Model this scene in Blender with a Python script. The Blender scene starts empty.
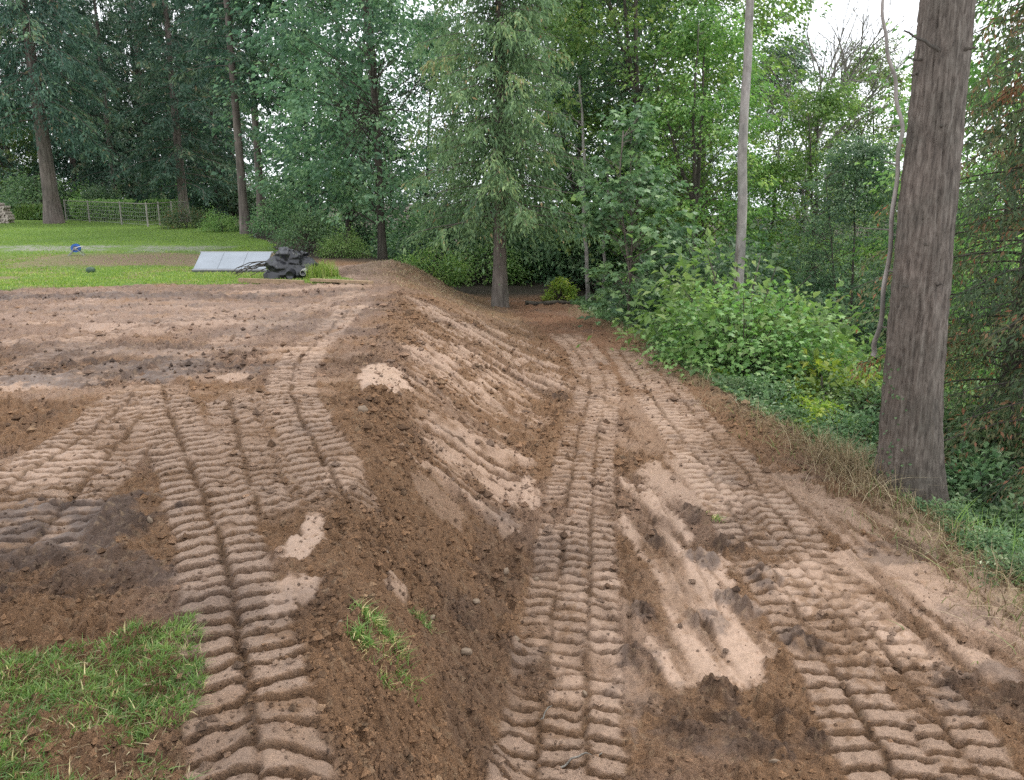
import bpy, math
import numpy as np
from mathutils import Vector

S = bpy.context.scene
COL = S.collection
PI = math.pi
# ------------------------------------------------------------------ camera, sky, sun, exposure
CAMH = 1.9
FPX = 788.0
TILT = math.atan(190 / FPX)
cam = bpy.data.cameras.new('camera')
cam.sensor_width = 36.0
cam.lens = FPX / 1024 * 36.0
cam.clip_start = 0.05
cam.clip_end = 2000
camo = bpy.data.objects.new('camera', cam)
COL.objects.link(camo)
camo.location = (0, 0, CAMH)
camo.rotation_euler = (PI / 2 - TILT, 0, 0)
S.camera = camo

SUN_EL, SUN_AZ = math.radians(60), math.radians(62)      # azimuth from +Y towards +X
w = bpy.data.worlds.new('World')
S.world = w
w.use_nodes = True
nt = w.node_tree
bg = nt.nodes['Background']
sky = nt.nodes.new('ShaderNodeTexSky')
sky.sky_type = 'NISHITA'
sky.sun_disc = False
sky.sun_elevation = SUN_EL
sky.sun_rotation = SUN_AZ
sky.air_density = 1.0
sky.dust_density = 4.0
hs = nt.nodes.new('ShaderNodeHueSaturation')
hs.inputs['Saturation'].default_value = 0.35
nt.links.new(sky.outputs[0], hs.inputs['Color'])
tc = nt.nodes.new('ShaderNodeTexCoord')
cn = nt.nodes.new('ShaderNodeTexNoise')
cn.inputs['Scale'].default_value = 3.0
cn.inputs['Detail'].default_value = 5
nt.links.new(tc.outputs['Generated'], cn.inputs['Vector'])
cr = nt.nodes.new('ShaderNodeValToRGB')
cr.color_ramp.elements[0].position = 0.3
cr.color_ramp.elements[0].color = (8.6, 9.1, 9.8, 1)
cr.color_ramp.elements[1].position = 0.75
cr.color_ramp.elements[1].color = (11.5, 11.8, 12.2, 1)
nt.links.new(cn.outputs['Fac'], cr.inputs['Fac'])
mx = nt.nodes.new('ShaderNodeMixRGB')
mx.inputs['Fac'].default_value = 0.85
nt.links.new(hs.outputs[0], mx.inputs[1])
nt.links.new(cr.outputs[0], mx.inputs[2])
nt.links.new(mx.outputs[0], bg.inputs['Color'])
bg.inputs['Strength'].default_value = 0.105

sun = bpy.data.lights.new('sun', 'SUN')
sun.energy = 1.3
sun.angle = math.radians(14)
sun.color = (1.0, 0.96, 0.9)
suno = bpy.data.objects.new('sun', sun)
COL.objects.link(suno)
sd = Vector((math.sin(SUN_AZ) * math.cos(SUN_EL), math.cos(SUN_AZ) * math.cos(SUN_EL), math.sin(SUN_EL)))
suno.rotation_euler = (-sd).to_track_quat('-Z', 'Y').to_euler()
suno.location = (0, 0, 40)
S.view_settings.view_transform = 'Standard'
S.view_settings.look = 'None'
S.view_settings.exposure = 0.98
S.view_settings.gamma = 1
S.view_settings.use_curve_mapping = False
S.render.engine = 'CYCLES'
S.cycles.max_bounces = 7
S.cycles.diffuse_bounces = 4
S.cycles.glossy_bounces = 2
S.cycles.transmission_bounces = 4
S.cycles.transparent_max_bounces = 4
S.cycles.use_denoising = False

# ------------------------------------------------------------------ helpers
def U(px, py, z):
    dx = (px - 512) / FPX
    dy = -(py - 390) / FPX
    k = (z - CAMH) / (-math.sin(TILT) + dy * math.cos(TILT))
    return dx * k, (math.cos(TILT) + dy * math.sin(TILT)) * k

def X(px, y, z=-0.4):                     # world x of a pixel column at ground distance y
    return (px - 512) / FPX * (y * math.cos(TILT) + (CAMH - z) * math.sin(TILT))

def sm(a, b, v):
    t = np.clip((v - a) / (b - a), 0, 1)
    return t * t * (3 - 2 * t)

_r = np.random.RandomState(7)
_T = _r.rand(256, 256).astype(np.float32)
def vn(x, y, seed=0):                     # smooth value noise 0..1
    x = x + seed * 17.31
    y = y + seed * 9.73
    xi = np.floor(x); yi = np.floor(y)
    u = x - xi; v = y - yi
    xi = xi.astype(np.int64) & 255; yi = yi.astype(np.int64) & 255
    u = u * u * (3 - 2 * u); v = v * v * (3 - 2 * v)
    x1 = (xi + 1) & 255; y1 = (yi + 1) & 255
    a = _T[xi, yi]; b = _T[x1, yi]; c = _T[xi, y1]; d = _T[x1, y1]
    return a + (b - a) * u + (c - a) * v + (a - b - c + d) * u * v

def fbm(x, y, f, o=3, seed=0):            # about -1..1
    s = 0; a = 1.0; t = 0
    for i in range(o):
        c, sn = math.cos(0.6 + i), math.sin(0.6 + i)
        s = s + a * (vn((x * c - y * sn) * f, (x * sn + y * c) * f, seed + i * 3.1) * 2 - 1)
        t += a; a *= 0.55; f *= 2.03
    return s / t

def lp(v, pts):
    p = np.array(pts, float)
    return np.interp(v, p[:, 0], p[:, 1])

def mesh_np(name, V, F, mats=(), smooth=False, cols=None, mi=None):
    V = np.asarray(V, np.float32); F = np.asarray(F, np.int32)
    me = bpy.data.meshes.new(name)
    n, k = F.shape
    me.vertices.add(len(V)); me.vertices.foreach_set('co', V.ravel())
    me.loops.add(n * k); me.loops.foreach_set('vertex_index', F.ravel())
    me.polygons.add(n)
    me.polygons.foreach_set('loop_start', np.arange(0, n * k, k, dtype=np.int32))
    if mi is not None:
        me.polygons.foreach_set('material_index', np.asarray(mi, np.int32))
    me.polygons.foreach_set('use_smooth', np.full(n, smooth, bool))
    me.update(calc_edges=True)
    me.validate()
    if cols is not None:
        at = me.attributes.new('albedo', 'FLOAT_COLOR', 'POINT')
        c = np.ones((len(V), 4), np.float32); c[:, :cols.shape[1]] = cols
        at.data.foreach_set('color', c.ravel())
    for m in mats:
        me.materials.append(m)
    return me

def link(name, me, parent=None, loc=None):
    o = bpy.data.objects.new(name, me)
    COL.objects.link(o)
    if parent is not None:
        o.parent = parent
    if loc is not None:
        o.location = loc
    return o

def tag(o, label=None, cat=None, group=None, kind=None):
    if label: o['label'] = label
    if cat: o['category'] = cat
    if group: o['group'] = group
    if kind: o['kind'] = kind
    return o

def empty(name, loc, label, cat, group=None, rz=0.0, sc=1.0):
    o = bpy.data.objects.new(name, None)
    o.empty_display_size = 0.2
    COL.objects.link(o)
    o.location = loc; o.rotation_euler = (0, 0, rz); o.scale = (sc, sc, sc)
    return tag(o, label, cat, group)

class Buf:
    def __init__(s): s.V = []; s.F = []; s.C = []; s.n = 0
    def add(s, V, F, C=None):
        V = np.asarray(V, float).reshape(-1, 3)
        s.V.append(V); s.F.append(np.asarray(F, int).reshape(-1, 4) + s.n)
        if C is not None:
            C = np.asarray(C, float)
            if C.ndim == 1: C = np.tile(C, (len(V), 1))
            s.C.append(C)
        s.n += len(V)
    def tube(s, P, R, k=6, C=None, cap=True):
        P = np.asarray(P, float); R = np.asarray(R, float) * np.ones(len(P))
        T = np.gradient(P, axis=0); T /= np.linalg.norm(T, axis=1)[:, None] + 1e-9
        ref = np.array([0.3, 0.9, 0.1]) if abs(T[0][2]) > 0.7 else np.array([0, 0, 1.0])
        A = np.cross(T, ref); A /= np.linalg.norm(A, axis=1)[:, None] + 1e-9
        B = np.cross(T, A)
        a = np.arange(k) * 2 * PI / k
        V = P[:, None, :] + R[:, None, None] * (np.cos(a)[None, :, None] * A[:, None, :] + np.sin(a)[None, :, None] * B[:, None, :])
        n = len(P)
        i = np.arange(n - 1)[:, None] * k; j = np.arange(k)[None, :]; j2 = (j + 1) % k
        F = np.stack([i + j, i + j2, i + k + j2, i + k + j], -1).reshape(-1, 4)
        V = V.reshape(-1, 3)
        if cap:
            for base, c in ((0, P[0]), ((n - 1) * k, P[-1])):
                m = len(V)
                V = np.vstack([V, c[None]])
                q = [[base + x, base + (x + 1) % k, base + (x + 2) % k, m] for x in range(0, k - 1, 2)]
                F = np.vstack([F, q])
        s.add(V, F, C)
    def box(s, x0, x1, y0, y1, z0, z1, C=None):
        V = [(x, y, z) for z in (z0, z1) for y in (y0, y1) for x in (x0, x1)]
        s.add(V, [(0, 2, 3, 1), (4, 5, 7, 6), (0, 1, 5, 4), (2, 6, 7, 3), (0, 4, 6, 2), (1, 3, 7, 5)], C)
    def mesh(s, name, mats, smooth=False):
        return mesh_np(name, np.vstack(s.V), np.vstack(s.F), mats, smooth, np.vstack(s.C) if s.C else None)

def unit(v): return v / (np.linalg.norm(v, axis=-1, keepdims=True) + 1e-9)

def leaf_geo(P, D, N, L, W, fold=0.25):   # folded diamond leaf, one quad each
    D = unit(D); Sd = unit(np.cross(D, N)); Nn = np.cross(Sd, D)
    L = np.asarray(L)[:, None]; W = np.asarray(W)[:, None]
    m = P + D * L * 0.45
    V = np.stack([P, m + Sd * W * 0.5 + Nn * W * fold, P + D * L - Nn * L * 0.12, m - Sd * W * 0.5 + Nn * W * fold], 1)
    n = len(P)
    F = np.arange(n * 4).reshape(n, 4)
    return V.reshape(-1, 3), F

def lobed_geo(P, D, N, L):                # maple-like leaf: five lobes from one centre
    D = unit(D); Sd = unit(np.cross(D, N)); Nn = np.cross(Sd, D)
    ang = np.radians([0, 33, 66, 100, 140, 180, 220, 260, 294, 327])
    rad = np.array([1.0, .55, .88, .45, .6, .22, .6, .45, .88, .55])
    L = np.asarray(L)[:, None]
    c = P + D * L * 0.35
    pts = [c] + [c + (D * math.cos(a) + Sd * math.sin(a)) * L * 0.62 * r - Nn * L * 0.10 * r * r for a, r in zip(ang, rad)]
    V = np.stack(pts, 1)
    q = np.array([[0, 10, 1, 2], [0, 2, 3, 4], [0, 4, 5, 6], [0, 6, 7, 8], [0, 8, 9, 10]])
    n = len(P)
    F = (np.arange(n)[:, None, None] * 11 + q[None]).reshape(-1, 4)
    return V.reshape(-1, 3), F

# ------------------------------------------------------------------ materials
def newmat(name):
    m = bpy.data.materials.new(name); m.use_nodes = True
    return m, m.node_tree, m.node_tree.nodes['Principled BSDF']

def N(nt, t, **k):
    n = nt.nodes.new(t)
    for a, b in k.items():
        if a in n.inputs: n.inputs[a].default_value = b
        else: setattr(n, a, b)
    return n

def noise_node(nt, scale, detail=4, rough=0.6, coord='Object', stretch=None):
    t = nt.nodes.new('ShaderNodeTexCoord')
    n = N(nt, 'ShaderNodeTexNoise', Scale=scale, Detail=detail, Roughness=rough)
    if stretch:
        mp = nt.nodes.new('ShaderNodeMapping'); mp.inputs['Scale'].default_value = stretch
        nt.links.new(t.outputs[coord], mp.inputs[0]); nt.links.new(mp.outputs[0], n.inputs['Vector'])
    else:
        nt.links.new(t.outputs[coord], n.inputs['Vector'])
    return n

def ramp(nt, src, stops, gain=1.0):
    r = nt.nodes.new('ShaderNodeValToRGB')
    e = r.color_ramp.elements
    while len(e) < len(stops): e.new(0.5)
    for i, (p, c) in enumerate(stops):
        e[i].position = p; e[i].color = (*[v * gain for v in c], 1)
    nt.links.new(src, r.inputs[0])
    return r

def mul(nt, a, b, f=1.0, mode='MULTIPLY'):
    m = nt.nodes.new('ShaderNodeMixRGB'); m.blend_type = mode; m.inputs[0].default_value = f
    nt.links.new(a, m.inputs[1]); nt.links.new(b, m.inputs[2])
    return m

def bump(nt, bsdf, src, strength, dist, prev=None):
    b = N(nt, 'ShaderNodeBump', Strength=strength, Distance=dist)
    nt.links.new(src, b.inputs['Height'])
    if prev: nt.links.new(prev.outputs[0], b.inputs['Normal'])
    nt.links.new(b.outputs[0], bsdf.inputs['Normal'])
    return b

def soil_mat(name):
    m, nt, b = newmat(name)
    a = N(nt, 'ShaderNodeAttribute', attribute_name='albedo')
    lo = N(nt, 'ShaderNodeMapRange'); lo.inputs[1].default_value = .5; lo.inputs[2].default_value = .93; lo.inputs[3].default_value = .5; lo.inputs[4].default_value = 1.0
    nt.links.new(a.outputs['Alpha'], lo.inputs[0])
    n1 = noise_node(nt, 38, 6, 0.7)
    r1 = ramp(nt, n1.outputs['Fac'], [(0.25, (0.55, 0.50, 0.47)), (0.5, (1, 1, 1)), (0.78, (1.4, 1.34, 1.28))])
    n2 = noise_node(nt, 150, 3, 0.7)
    r2 = ramp(nt, n2.outputs['Fac'], [(0.3, (0.66, 0.63, 0.61)), (0.55, (1, 1, 1)), (0.75, (1.35, 1.31, 1.28))])
    x = mul(nt, a.outputs['Color'], r1.outputs[0]); nt.links.new(lo.outputs[0], x.inputs[0])
    x = mul(nt, x.outputs[0], r2.outputs[0]); nt.links.new(lo.outputs[0], x.inputs[0])
    nt.links.new(x.outputs[0], b.inputs['Base Color'])
    nt.links.new(a.outputs['Alpha'], b.inputs['Roughness'])
    b.inputs['Specular IOR Level'].default_value = 0.4
    p = bump(nt, b, n1.outputs['Fac'], 1.0, 0.04); nt.links.new(lo.outputs[0], p.inputs['Strength'])
    q = bump(nt, b, n2.outputs['Fac'], 0.9, 0.014, p); nt.links.new(lo.outputs[0], q.inputs['Strength'])
    return m

def leaf_mat(name, stops, trans=0.35, rough=0.5, hue=0.03, gain=1.6):
    m, nt, b = newmat(name)
    a = N(nt, 'ShaderNodeAttribute', attribute_name='albedo')
    sep = nt.nodes.new('ShaderNodeSeparateColor'); nt.links.new(a.outputs['Color'], sep.inputs[0])
    r = ramp(nt, sep.outputs[0], stops, gain)
    oi = nt.nodes.new('ShaderNodeObjectInfo')
    hv = nt.nodes.new('ShaderNodeHueSaturation')
    mr = N(nt, 'ShaderNodeMapRange'); mr.inputs[3].default_value = 0.5 - hue * 0.4; mr.inputs[4].default_value = 0.5 + hue * 0.4
    nt.links.new(oi.outputs['Random'], mr.inputs[0]); nt.links.new(mr.outputs[0], hv.inputs['Hue'])
    mv = N(nt, 'ShaderNodeMapRange'); mv.inputs[3].default_value = 0.8; mv.inputs[4].default_value = 1.2
    nt.links.new(oi.outputs['Random'], mv.inputs[0]); nt.links.new(mv.outputs[0], hv.inputs['Value'])
    nt.links.new(r.outputs[0], hv.inputs['Color'])
    nt.links.new(hv.outputs[0], b.inputs['Base Color'])
    b.inputs['Roughness'].default_value = rough
    b.inputs['Specular IOR Level'].default_value = 0.4
    tr = nt.nodes.new('ShaderNodeBsdfTranslucent')
    g = N(nt, 'ShaderNodeHueSaturation', Saturation=1.15, Value=1.3)
    nt.links.new(hv.outputs[0], g.inputs['Color']); nt.links.new(g.outputs[0], tr.inputs['Color'])
    ms = nt.nodes.new('ShaderNodeMixShader'); ms.inputs[0].default_value = trans
    nt.links.new(b.outputs[0], ms.inputs[1]); nt.links.new(tr.outputs[0], ms.inputs[2])
    nt.links.new(ms.outputs[0], nt.nodes['Material Output'].inputs['Surface'])
    return m

def bark_mat(name, c0, c1, c2, scale=9, st=(1, 1, 0.14), bs=0.9, bd=0.03):
    m, nt, b = newmat(name)
    n = noise_node(nt, scale, 6, 0.65, 'Object', st)
    r = ramp(nt, n.outputs['Fac'], [(0.3, c0), (0.5, c1), (0.72, c2)])
    n2 = noise_node(nt, 2.2, 4, 0.6)
    r2 = ramp(nt, n2.outputs['Fac'], [(0.3, (0.75, 0.78, 0.74)), (0.7, (1.2, 1.15, 1.12))])
    x = mul(nt, r.outputs[0], r2.outputs[0])
    nt.links.new(x.outputs[0], b.inputs['Base Color'])
    b.inputs['Roughness'].default_value = 0.9
    bump(nt, b, n.outputs['Fac'], bs, bd)
    return m

def plain_mat(name, c, rough=0.6, var=0.25, scale=6, spec=0.4):
    m, nt, b = newmat(name)
    n = noise_node(nt, scale, 5, 0.65)
    r = ramp(nt, n.outputs['Fac'], [(0.3, tuple(v * (1 - var) for v in c)), (0.7, tuple(min(1, v * (1 + var)) for v in c))])
    nt.links.new(r.outputs[0], b.inputs['Base Color'])
    b.inputs['Roughness'].default_value = rough
    b.inputs['Specular IOR Level'].default_value = spec
    bump(nt, b, n.outputs['Fac'], 0.25, 0.01)
    return m

M = {}
M['soil'] = soil_mat('soil')
M['fir'] = leaf_mat('fir_needles', [(0.0, (0.020, 0.042, 0.030)), (0.5, (0.036, 0.070, 0.046)), (0.9, (0.075, 0.115, 0.060)), (1.0, (0.11, 0.09, 0.05))], 0.25, 0.6, gain=1.9)
M['hem'] = leaf_mat('cedar_spray', [(0.0, (0.038, 0.062, 0.034)), (0.5, (0.072, 0.110, 0.050)), (0.93, (0.125, 0.160, 0.068)), (1.0, (0.15, 0.10, 0.055))], 0.32, 0.6, gain=1.9)
M['redced'] = leaf_mat('red_cedar_spray', [(0.0, (0.025, 0.045, 0.024)), (0.55, (0.050, 0.078, 0.034)), (0.8, (0.085, 0.09, 0.04)), (1.0, (0.17, 0.075, 0.04))], 0.28, 0.6, gain=2.0)
M['blue'] = leaf_mat('cool_leaf', [(0.0, (0.036, 0.068, 0.042)), (0.5, (0.072, 0.122, 0.066)), (1.0, (0.150, 0.205, 0.105))], 0.4, 0.45, gain=1.85)
M['warm'] = leaf_mat('warm_leaf', [(0.0, (0.045, 0.085, 0.028)), (0.5, (0.090, 0.155, 0.045)), (1.0, (0.19, 0.24, 0.075))], 0.42, 0.45, gain=1.95)
M['maple'] = leaf_mat('maple_leaf', [(0.0, (0.042, 0.080, 0.042)), (0.5, (0.088, 0.148, 0.070)), (1.0, (0.17, 0.245, 0.10))], 0.38, 0.4, gain=1.8)
M['shrub'] = leaf_mat('shrub_leaf', [(0.0, (0.055, 0.105, 0.035)), (0.5, (0.115, 0.195, 0.058)), (1.0, (0.22, 0.28, 0.115))], 0.4, 0.45, gain=1.6)
M['lime'] = leaf_mat('lime_leaf', [(0.0, (0.08, 0.13, 0.03)), (0.5, (0.16, 0.23, 0.045)), (1.0, (0.30, 0.33, 0.08))], 0.42, 0.45)
M['cover'] = leaf_mat('bramble_leaf', [(0.0, (0.034, 0.066, 0.030)), (0.5, (0.075, 0.125, 0.055)), (0.9, (0.15, 0.20, 0.095)), (1.0, (0.30, 0.34, 0.22))], 0.33, 0.4, gain=1.95)
M['grass'] = leaf_mat('grass_blade', [(0.0, (0.040, 0.075, 0.022)), (0.5, (0.085, 0.14, 0.038)), (0.9, (0.16, 0.21, 0.065)), (1.0, (0.36, 0.30, 0.16))], 0.35, 0.5, 0.0, 2.05)
M['lawn'] = leaf_mat('lawn_blade', [(0.0, (0.095, 0.17, 0.035)), (0.5, (0.17, 0.27, 0.05)), (0.85, (0.30, 0.37, 0.085)), (1.0, (0.40, 0.34, 0.18))], 0.3, 0.5, 0.0, 1.15)
M['straw'] = leaf_mat('dry_grass', [(0.0, (0.09, 0.06, 0.035)), (0.45, (0.22, 0.165, 0.095)), (0.8, (0.40, 0.33, 0.21)), (0.88, (0.10, 0.15, 0.045)), (1.0, (0.16, 0.22, 0.07))], 0.25, 0.7, 0.0, 1.35)
M['bark'] = bark_mat('fir_bark', (0.048, 0.038, 0.033), (0.12, 0.098, 0.086), (0.21, 0.18, 0.16))
M['bigbark'] = bark_mat('furrowed_bark', (0.042, 0.033, 0.027), (0.115, 0.094, 0.079), (0.20, 0.173, 0.150), 34, (1, 1, 0.16), 1.0, 0.025)
M['pale'] = bark_mat('pale_bark', (0.12, 0.108, 0.10), (0.25, 0.228, 0.215), (0.37, 0.345, 0.33), 6, (1, 1, 0.4), 0.4, 0.01)
M['darkbark'] = bark_mat('dark_bark', (0.030, 0.026, 0.022), (0.065, 0.054, 0.044), (0.12, 0.105, 0.085))
M['deadwood'] = bark_mat('dead_wood', (0.09, 0.08, 0.072), (0.17, 0.155, 0.135), (0.27, 0.25, 0.225), 20)
M['stone'] = plain_mat('stone', (0.20, 0.145, 0.10), 0.8, 0.35, 30)
M['timber'] = plain_mat('old_timber', (0.30, 0.21, 0.13), 0.85, 0.35, 14)
M['post'] = plain_mat('weathered_post', (0.23, 0.215, 0.185), 0.85, 0.25, 10)
M['wire'] = plain_mat('grey_wire', (0.28, 0.28, 0.27), 0.5, 0.1, 10)
M['log'] = plain_mat('split_log', (0.42, 0.36, 0.31), 0.9, 0.4, 9)
M['sheet'] = plain_mat('pale_sheet', (0.24, 0.265, 0.30), 0.55, 0.10, 3)
M['sheetedge'] = plain_mat('sheet_frame', (0.20, 0.20, 0.21), 0.6, 0.2, 8)
M['tarp'] = plain_mat('black_plastic', (0.016, 0.016, 0.020), 0.32, 0.3, 5, 0.6)
M['pipe'] = plain_mat('white_pipe', (0.62, 0.60, 0.56), 0.5, 0.15, 8)
M['reel'] = plain_mat('blue_plastic', (0.035, 0.12, 0.42), 0.4, 0.15, 8)
M['greenbox'] = plain_mat('green_plastic', (0.04, 0.075, 0.045), 0.6, 0.2, 8)

# ------------------------------------------------------------------ terrain
CREST = [(-12, -.5), (1.5, -.55), (2.3, -.58), (3.5, -.72), (4.8, -.92), (7.5, -1.22), (10.9, -1.7), (15.4, -2.25), (19, -2.75), (22.8, -3.4), (30, -6.5), (45, -15), (80, -20), (420, -60)]
TOE = [(-12, .25), (1.5, .05), (3.5, -.02), (4.1, 0.0), (6, .06), (7.9, .24), (9.4, .47), (12.4, 1.1), (14.4, 1.05), (18.6, .42), (21.3, -.1), (24, -.8), (30, -3.2), (45, -10), (80, -14), (420, -40)]
EDGE = [(-12, 3.7), (2, 3.72), (5.35, 3.82), (7.9, 3.84), (10.3, 3.4), (13.5, 2.98), (17.9, 2.5), (20.3, 1.9), (24, 1.6), (45, 2.5), (420, 20)]

def zlawn(y): return np.where(y < 22, 0, np.minimum((y - 22) * 0.0304, 0.75))

def smooth_path(P, n=14):
    P = np.array(P, float); out = []
    Q = np.vstack([2 * P[0] - P[1], P, 2 * P[-1] - P[-2]])
    for i in range(1, len(Q) - 2):
        t = np.linspace(0, 1, n, endpoint=False)[:, None]
        p0, p1, p2, p3 = Q[i - 1], Q[i], Q[i + 1], Q[i + 2]
        out.append(0.5 * (2 * p1 + (p2 - p0) * t + (2 * p0 - 5 * p1 + 4 * p2 - p3) * t * t + (3 * p1 - p0 - 3 * p2 + p3) * t ** 3))
    out.append(P[-1:])
    return np.vstack(out)

def project(path, x, y, margin):          # nearest point on a path: (mask, arc length, signed offset, fraction)
    mn = path.min(0) - margin; mxx = path.max(0) + margin
    idx = np.where((x > mn[0]) & (x < mxx[0]) & (y > mn[1]) & (y < mxx[1]))[0]
    if len(idx) == 0: return idx, None, None, None
    px, py = x[idx], y[idx]
    best = np.full(len(idx), 1e9); s = np.zeros(len(idx)); t = np.zeros(len(idx))
    acc = 0.0
    for a, b in zip(path[:-1], path[1:]):
        d = b - a; L = math.hypot(*d)
        if L < 1e-6: continue
        d = d / L
        u = np.clip((px - a[0]) * d[0] + (py - a[1]) * d[1], 0, L)
        ex = px - a[0] - d[0] * u; ey = py - a[1] - d[1] * u
        q = ex * ex + ey * ey
        k = q < best
        best[k] = q[k]; s[k] = acc + u[k]; t[k] = (ex * d[1] - ey * d[0])[k]
        acc += L
    keep = best < margin * margin
    return idx[keep], s[keep], t[keep], s[keep] / acc

def zbase(x, y):
    cre = lp(y, CREST); toe = lp(y, TOE); e = x - lp(y, EDGE)
    t2 = np.clip((x - cre + .22) / np.maximum(toe - cre + .34, .1), 0, 1)
    s = .12 * t2 + .88 * t2 * t2 * (3 - 2 * t2)
    zp = zlawn(y) + .30 * np.exp(-(((x + 3.1) / 1.5) ** 2 + ((y - 20.8) / 2.6) ** 2))
    zr = -1.0 + .12 * sm(4.5, 1.5, y) - .02 * np.maximum(y - 22, 0).clip(0, 60)
    return zp * (1 - s) + zr * s - .3 * sm(0, 1, e)

def G(px, py, z=None):                    # where a sight line meets the ground
    dx = (px - 512) / FPX; dy = -(py - 390) / FPX
    yy = np.exp(np.linspace(math.log(1.3), math.log(60), 1500))
    k = yy / (math.cos(TILT) + dy * math.sin(TILT))
    xx = dx * k; zz = CAMH + k * (-math.sin(TILT) + dy * math.cos(TILT))
    b = np.where(zz < zbase(xx, yy))[0]
    i = b[0] if len(b) else 1499
    return float(xx[i]), float(yy[i])

def pathg(pts): return smooth_path([G(a, b) for a, b in pts])
def pathpx(pts, z): return smooth_path([U(a, b, z) for a, b in pts])
def offset(path, d):
    T = np.gradient(path, axis=0); T /= np.linalg.norm(T, axis=1)[:, None]
    return path + np.stack([T[:, 1], -T[:, 0]], 1) * d

_pA = pathpx([(268, 900), (262, 790), (250, 700), (232, 600), (212, 520), (190, 465), (172, 420), (160, 385)], 0)
_pC = pathpx([(352, 512), (322, 455), (296, 408), (292, 380), (308, 353), (335, 325), (358, 302)], 0)
_pF = pathpx([(262, 520), (246, 470), (236, 430), (228, 398)], 0)
_pD = pathpx([(-50, 545), (10, 490), (60, 455), (105, 425), (140, 395)], 0)
_pD2 = pathpx([(20, 560), (70, 500), (115, 450), (150, 410), (170, 385)], 0)
_pE = pathpx([(300, 520), (276, 465), (258, 420), (250, 392)], 0)
_pG = pathpx([(100, 420), (170, 372), (230, 340), (300, 312), (370, 290)], 0)
_pH = pathpx([(-80, 400), (60, 350), (160, 322), (280, 305)], 0)
_pR1 = pathpx([(556, 960), (560, 790), (565, 700), (571, 610), (577, 530), (583, 470), (589, 430), (597, 395), (594, 372), (580, 348), (560, 332)], -1)
_pR2 = pathpx([(980, 960), (898, 790), (850, 695), (797, 610), (748, 535), (706, 470), (676, 430), (650, 395), (632, 368), (615, 345)], -1)
TRACKS = [  # path, width, period, sink, lug height, strength
    (_pH, .55, .15, .02, .022, .5), (_pG, .5, .14, .02, .022, .6), (_pD, .56, .135, .03, .046, .95), (_pD2, .5, .135, .03, .046, .9), (_pE, .46, .135, .03, .04, .7), (_pF, .46, .135, .03, .046, .9),
    (_pC, .50, .135, .035, .052, 1.0), (_pA, .48, .135, .04, .060, 1.0),
    (offset(_pR1, .12), .46, .15, .035, .050, .95), (offset(_pR1, -.12), .46, .14, .04, .054, 1.0),
    (offset(_pR2, .42), .46, .15, .035, .050, .9), (offset(_pR2, .0), .50, .15, .04, .054, 1.0)]

PALE = [  # px, py, rx, ry (metres), plane z, strength : smeared bare clay
    (303, 540, .13, .34, 0, 1), (292, 592, .12, .22, 0, .9), (385, 380, .30, .75, 0, 1), (232, 379, .22, .3, 0, .7), (30, 384, .6, .45, 0, .75), (20, 470, .5, .5, 0, .4),
    (396, 578, .07, .13, -.45, .7), (440, 500, .2, .3, -.3, .35), (345, 470, .12, .3, 0, .4), (505, 520, .06, .3, -.9, .5),
    (700, 600, .42, 1.1, -1, 1.0), (712, 655, .40, .42, -1, 1.0), (650, 520, .3, 1.1, -1, .9), (690, 480, .5, .9, -1, .75), (530, 492, .1, .5, -1, .9),
    (900, 590, .95, .75, -1, .85), (960, 640, .7, .5, -1, .8), (800, 500, .5, .9, -1, .6), (610, 640, .5, .9, -1, .45), (640, 425, .7, 1.6, -1, .35), (860, 520, .5, .8, -1, .7),
    (150, 310, 2.6, 1.6, 0, .2)]
DARK = [
    (45, 530, .65, .55, 0, .9), (90, 570, .5, .25, 0, .75), (120, 372, 1.5, .8, 0, .9), (60, 352, 2.2, .8, 0, .6), (185, 366, .6, .5, 0, .6), (300, 322, .8, 1.4, 0, .5), (60, 296, 4.5, .5, 0, .8),
    (470, 640, .30, .8, -.7, .3), (500, 560, .2, 1.0, -.9, .4), (740, 735, .55, .22, -1, .75), (660, 700, .35, .2, -1, .5), (480, 720, .2, .4, -.8, .4),
    (895, 552, .35, .25, -1, .6), (1000, 690, .5, .3, -1, .6), (250, 760, .4, .3, 0, .3)]
CLUMPS = [(655, 540), (690, 513), (727, 545), (745, 610), (708, 622), (765, 580), (642, 612), (560, 402), (640, 660), (720, 690), (790, 720), (800, 640), (700, 560), (725, 598)]
GROOVES = [  # px path, depth, half-width on the road surface
    ([(628, 468), (660, 540), (700, 620), (752, 690)], .018, .02), ([(612, 470), (626, 560), (632, 680)], .02, .02), ([(640, 470), (672, 520), (720, 610), (735, 640)], .012, .015),
    ([(830, 512), (890, 540), (960, 568), (1060, 612)], .03, .022), ([(810, 528), (880, 566), (960, 605), (1060, 660)], .03, .025), ([(842, 585), (900, 622), (950, 655), (1020, 690), (1080, 720)], .04, .03),
    ([(880, 500), (950, 545), (1040, 590)], .03, .03), ([(760, 470), (830, 530), (880, 580), (960, 680)], .022, .02), ([(700, 455), (760, 520), (830, 600), (900, 700)], .02, .02)]

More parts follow.
